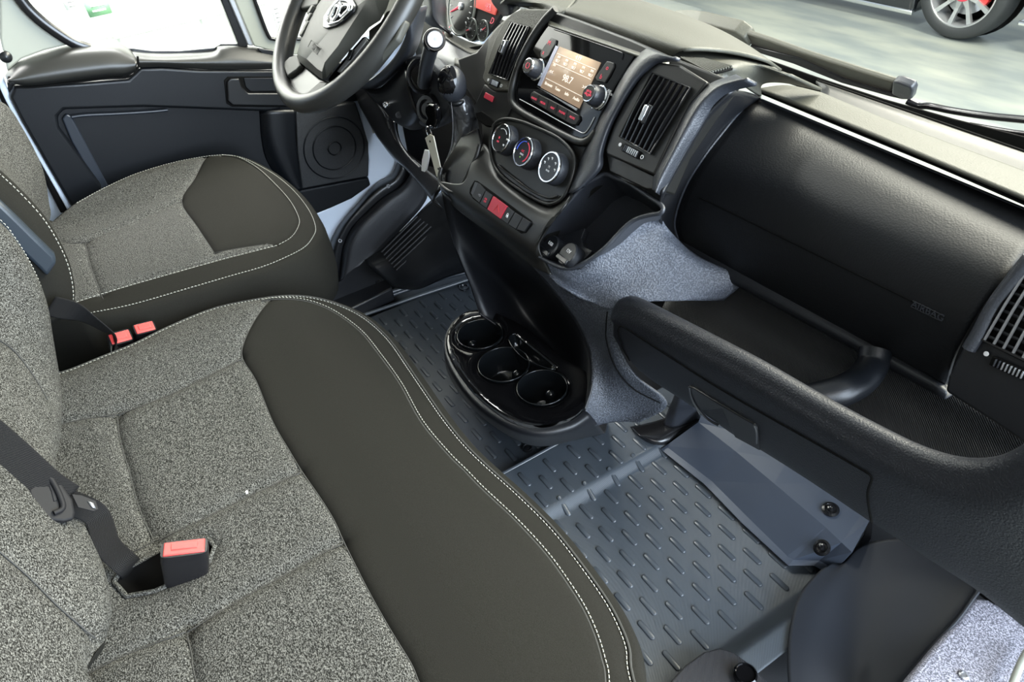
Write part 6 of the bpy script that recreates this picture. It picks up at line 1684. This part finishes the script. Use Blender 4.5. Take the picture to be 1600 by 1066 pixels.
# smooth wheel arch panel
wa = thing('wheel_arch_panel', at_z(1330, 980, 0.03), 'large smooth blue-black panel curving up beside the passenger mat', 'trim panel')
w0 = [P(x, y, 'z', z) for x, y, z in [(1300, 880, .045), (1280, 893, .045), (1252, 924, .045), (1238, 962, .045), (1231, 1010, .045), (1232, 1070, .045), (1240, 1110, .045)]]
w1 = [P(x, y, 'z', z) for x, y, z in [(1318, 880, .046), (1300, 900, .046), (1282, 930, .046), (1270, 965, .046), (1264, 1010, .046), (1266, 1070, .046), (1274, 1110, .046)]]
w2 = [P(x, y, 'z', z) for x, y, z in [(1350, 850, .065), (1345, 880, .055), (1338, 920, .045), (1330, 960, .040), (1326, 1005, .038), (1326, 1062, .038), (1330, 1100, .038)]]
w3 = [P(x, y, 'z', z) for x, y, z in [(1420, 840, .11), (1420, 870, .095), (1415, 905, .080), (1400, 950, .068), (1385, 995, .062), (1365, 1050, .060), (1358, 1100, .060)]]
w4 = [P(x, y, 'z', z) for x, y, z in [(1500, 850, .16), (1510, 890, .14), (1505, 925, .12), (1478, 965, .10), (1440, 1010, .085), (1400, 1062, .080), (1380, 1100, .080)]]
w5 = [P(x, y, 'z', z) for x, y, z in [(1560, 880, .19), (1545, 905, .16), (1520, 935, .14), (1494, 970, .12), (1452, 1014, .10), (1412, 1064, .095), (1390, 1100, .09)]]
mat('arch_plastic', (0.013, 0.0155, 0.021), 0.55, spec=0.35)
patch('arch_shell', [w0, w1, w2, w3, w4, w5], 'arch_plastic', wa, thick=0.004, nu=5, nv=5)
sl_ = thing('door_sill_plate', at_z(1530, 1010, 0.10), 'speckled grey sill plate with one bolt in the lower right corner', 'sill plate')
mat('sill_plate_lit', (0.10, 0.10, 0.12), 0.38, spec=0.6, bump=('noise', 400, 0.8, 0.0015), mix=((0.45, 0.44, 0.50), 420, 0.40, 0.66))  # speckle colours raised to show outside light falling on the sill
plate('plate_body', [P(x, y, 'z', .115) for x, y in [(1520, 930), (1545, 935), (1600, 968), (1700, 1030), (1680, 1120), (1392, 1100), (1412, 1062), (1454, 1012), (1494, 968)]], 0.03, 'sill_plate_lit', sl_, n=(0, 0, 1), bevel=0.010, bseg=4)
c = P(1506, 1056, 'z', .116)
lathe('bolt', [(0.0075, 0), (0.0075, 0.002), (0.005, 0.004), (0.004, 0.002), (0, 0.002)], c, (0, 0, 1), 'silver', sl_, n=24)
fr9 = [P(x, y, 'z', .16) for x, y in [(1585, 945), (1580, 925), (1585, 905), (1600, 885), (1650, 880), (1660, 960), (1600, 958)]]
st(tube('trim_2', spl([P(x, y, 'z', .17) for x, y in [(1740, 850), (1660, 862), (1612, 880), (1592, 905), (1588, 930), (1600, 956)]], 6), 0.010, 'body_paint', None, seg=10))
st(tube('trim_3', spl([P(x, y, 'z', .14) for x, y in [(1610, 1010), (1594, 1040), (1580, 1075)]], 6), 0.006, 'cream_paint', None, seg=10))

# ================================================================ WINDSHIELD AND WIPERS
def ws_pt(x, s): return Vector((x, 1.11 - 0.64 * s, 0.83 + 0.92 * s))
WSH = Frame(ws_pt(0, 0), (1, 0, 0), (0, -0.64, 0.92))
st(quad('window_1', [ws_pt(-0.95, 0), ws_pt(0.95, 0), ws_pt(0.85, 1), ws_pt(-0.85, 1)], 'glass'))
fb = [WSH.p(x, y, 0.004) for x, y in [(1150, 74), (1205, 97), (1275, 122), (1381, 157), (1490, 188), (1600, 216), (1700, 243), (1700, 300), (1600, 262), (1480, 222), (1380, 184), (1290, 150), (1230, 130), (1150, 100)]]
st(plate('trim_4', fb, 0.003, 'void_black', None, bevel=0))
WO = Frame(ws_pt(0, 0) + Vector((0, 0.035, 0.025)), (1, 0, 0), (0, -0.64, 0.92))
if WO.N.dot(CAM - WO.O) < 0: WO.N = -WO.N
def wo(l, n=0.0): return [WO.p(x, y, n) for x, y in l]
wi = thing('windshield_wiper', WO.p(1290, 110), 'flat windshield wiper lying outside along the base of the windshield', 'wiper', None)
plate('blade', wo([(1000, 14), (1089, 31), (1147, 47), (1200, 64), (1256, 84), (1330, 108), (1397, 129), (1391, 146), (1319, 125), (1247, 92), (1200, 78), (1165, 68), (1089, 42), (1003, 24)]), 0.012, 'dash_olive', wi, bevel=0.004, label='olive-grey wiper spoiler')
plate('blade_rubber', wo([(1172, 72), (1247, 91), (1319, 124), (1391, 146), (1412, 156), (1390, 151), (1315, 130), (1240, 100), (1170, 78)], 0.003), 0.008, 'satin_black', wi, bevel=0.001)
plate('end_cap', wo([(1394, 128), (1402, 128), (1423, 136), (1426, 143), (1423, 157), (1411, 157), (1392, 148)], 0.003), 0.016, 'slate_plastic', wi, bevel=0.004)
plate('arm_cover', wo([(1036, 40), (1044, 31), (1066, 31), (1089, 34), (1147, 49), (1162, 60), (1169, 72), (1166, 78), (1156, 77), (1152, 72), (1140, 70), (1100, 58), (1060, 50)], 0.010), 0.03, 'dash_olive', wi, bevel=0.010, bseg=4, label='rounded olive-grey arm cover')
wj = thing('windshield_wiper', WO.p(960, 12), 'thin end of another wiper blade showing above the radio', 'wiper', None)
plate('blade', wo([(926, 4), (931, 1), (945, 3), (1012, 18), (1034, 24), (1030, 33), (1006, 28), (958, 17)]), 0.010, 'satin_black', wj, bevel=0.003)
wk = thing('windshield_wiper', WO.p(1500, 176), 'thin black wiper arms running to the right edge beyond the windshield', 'wiper', None)
tube('arm', spl(wo([(1418, 158), (1436, 166), (1452, 166), (1487, 173), (1540, 181), (1600, 187), (1700, 196)]), 5), 0.0060, 'satin_black', wk, seg=10)
tube('link_rod', spl(wo([(1515, 195), (1560, 203), (1600, 209), (1700, 220)], -0.02), 5), 0.0045, 'satin_black', wk, seg=8)
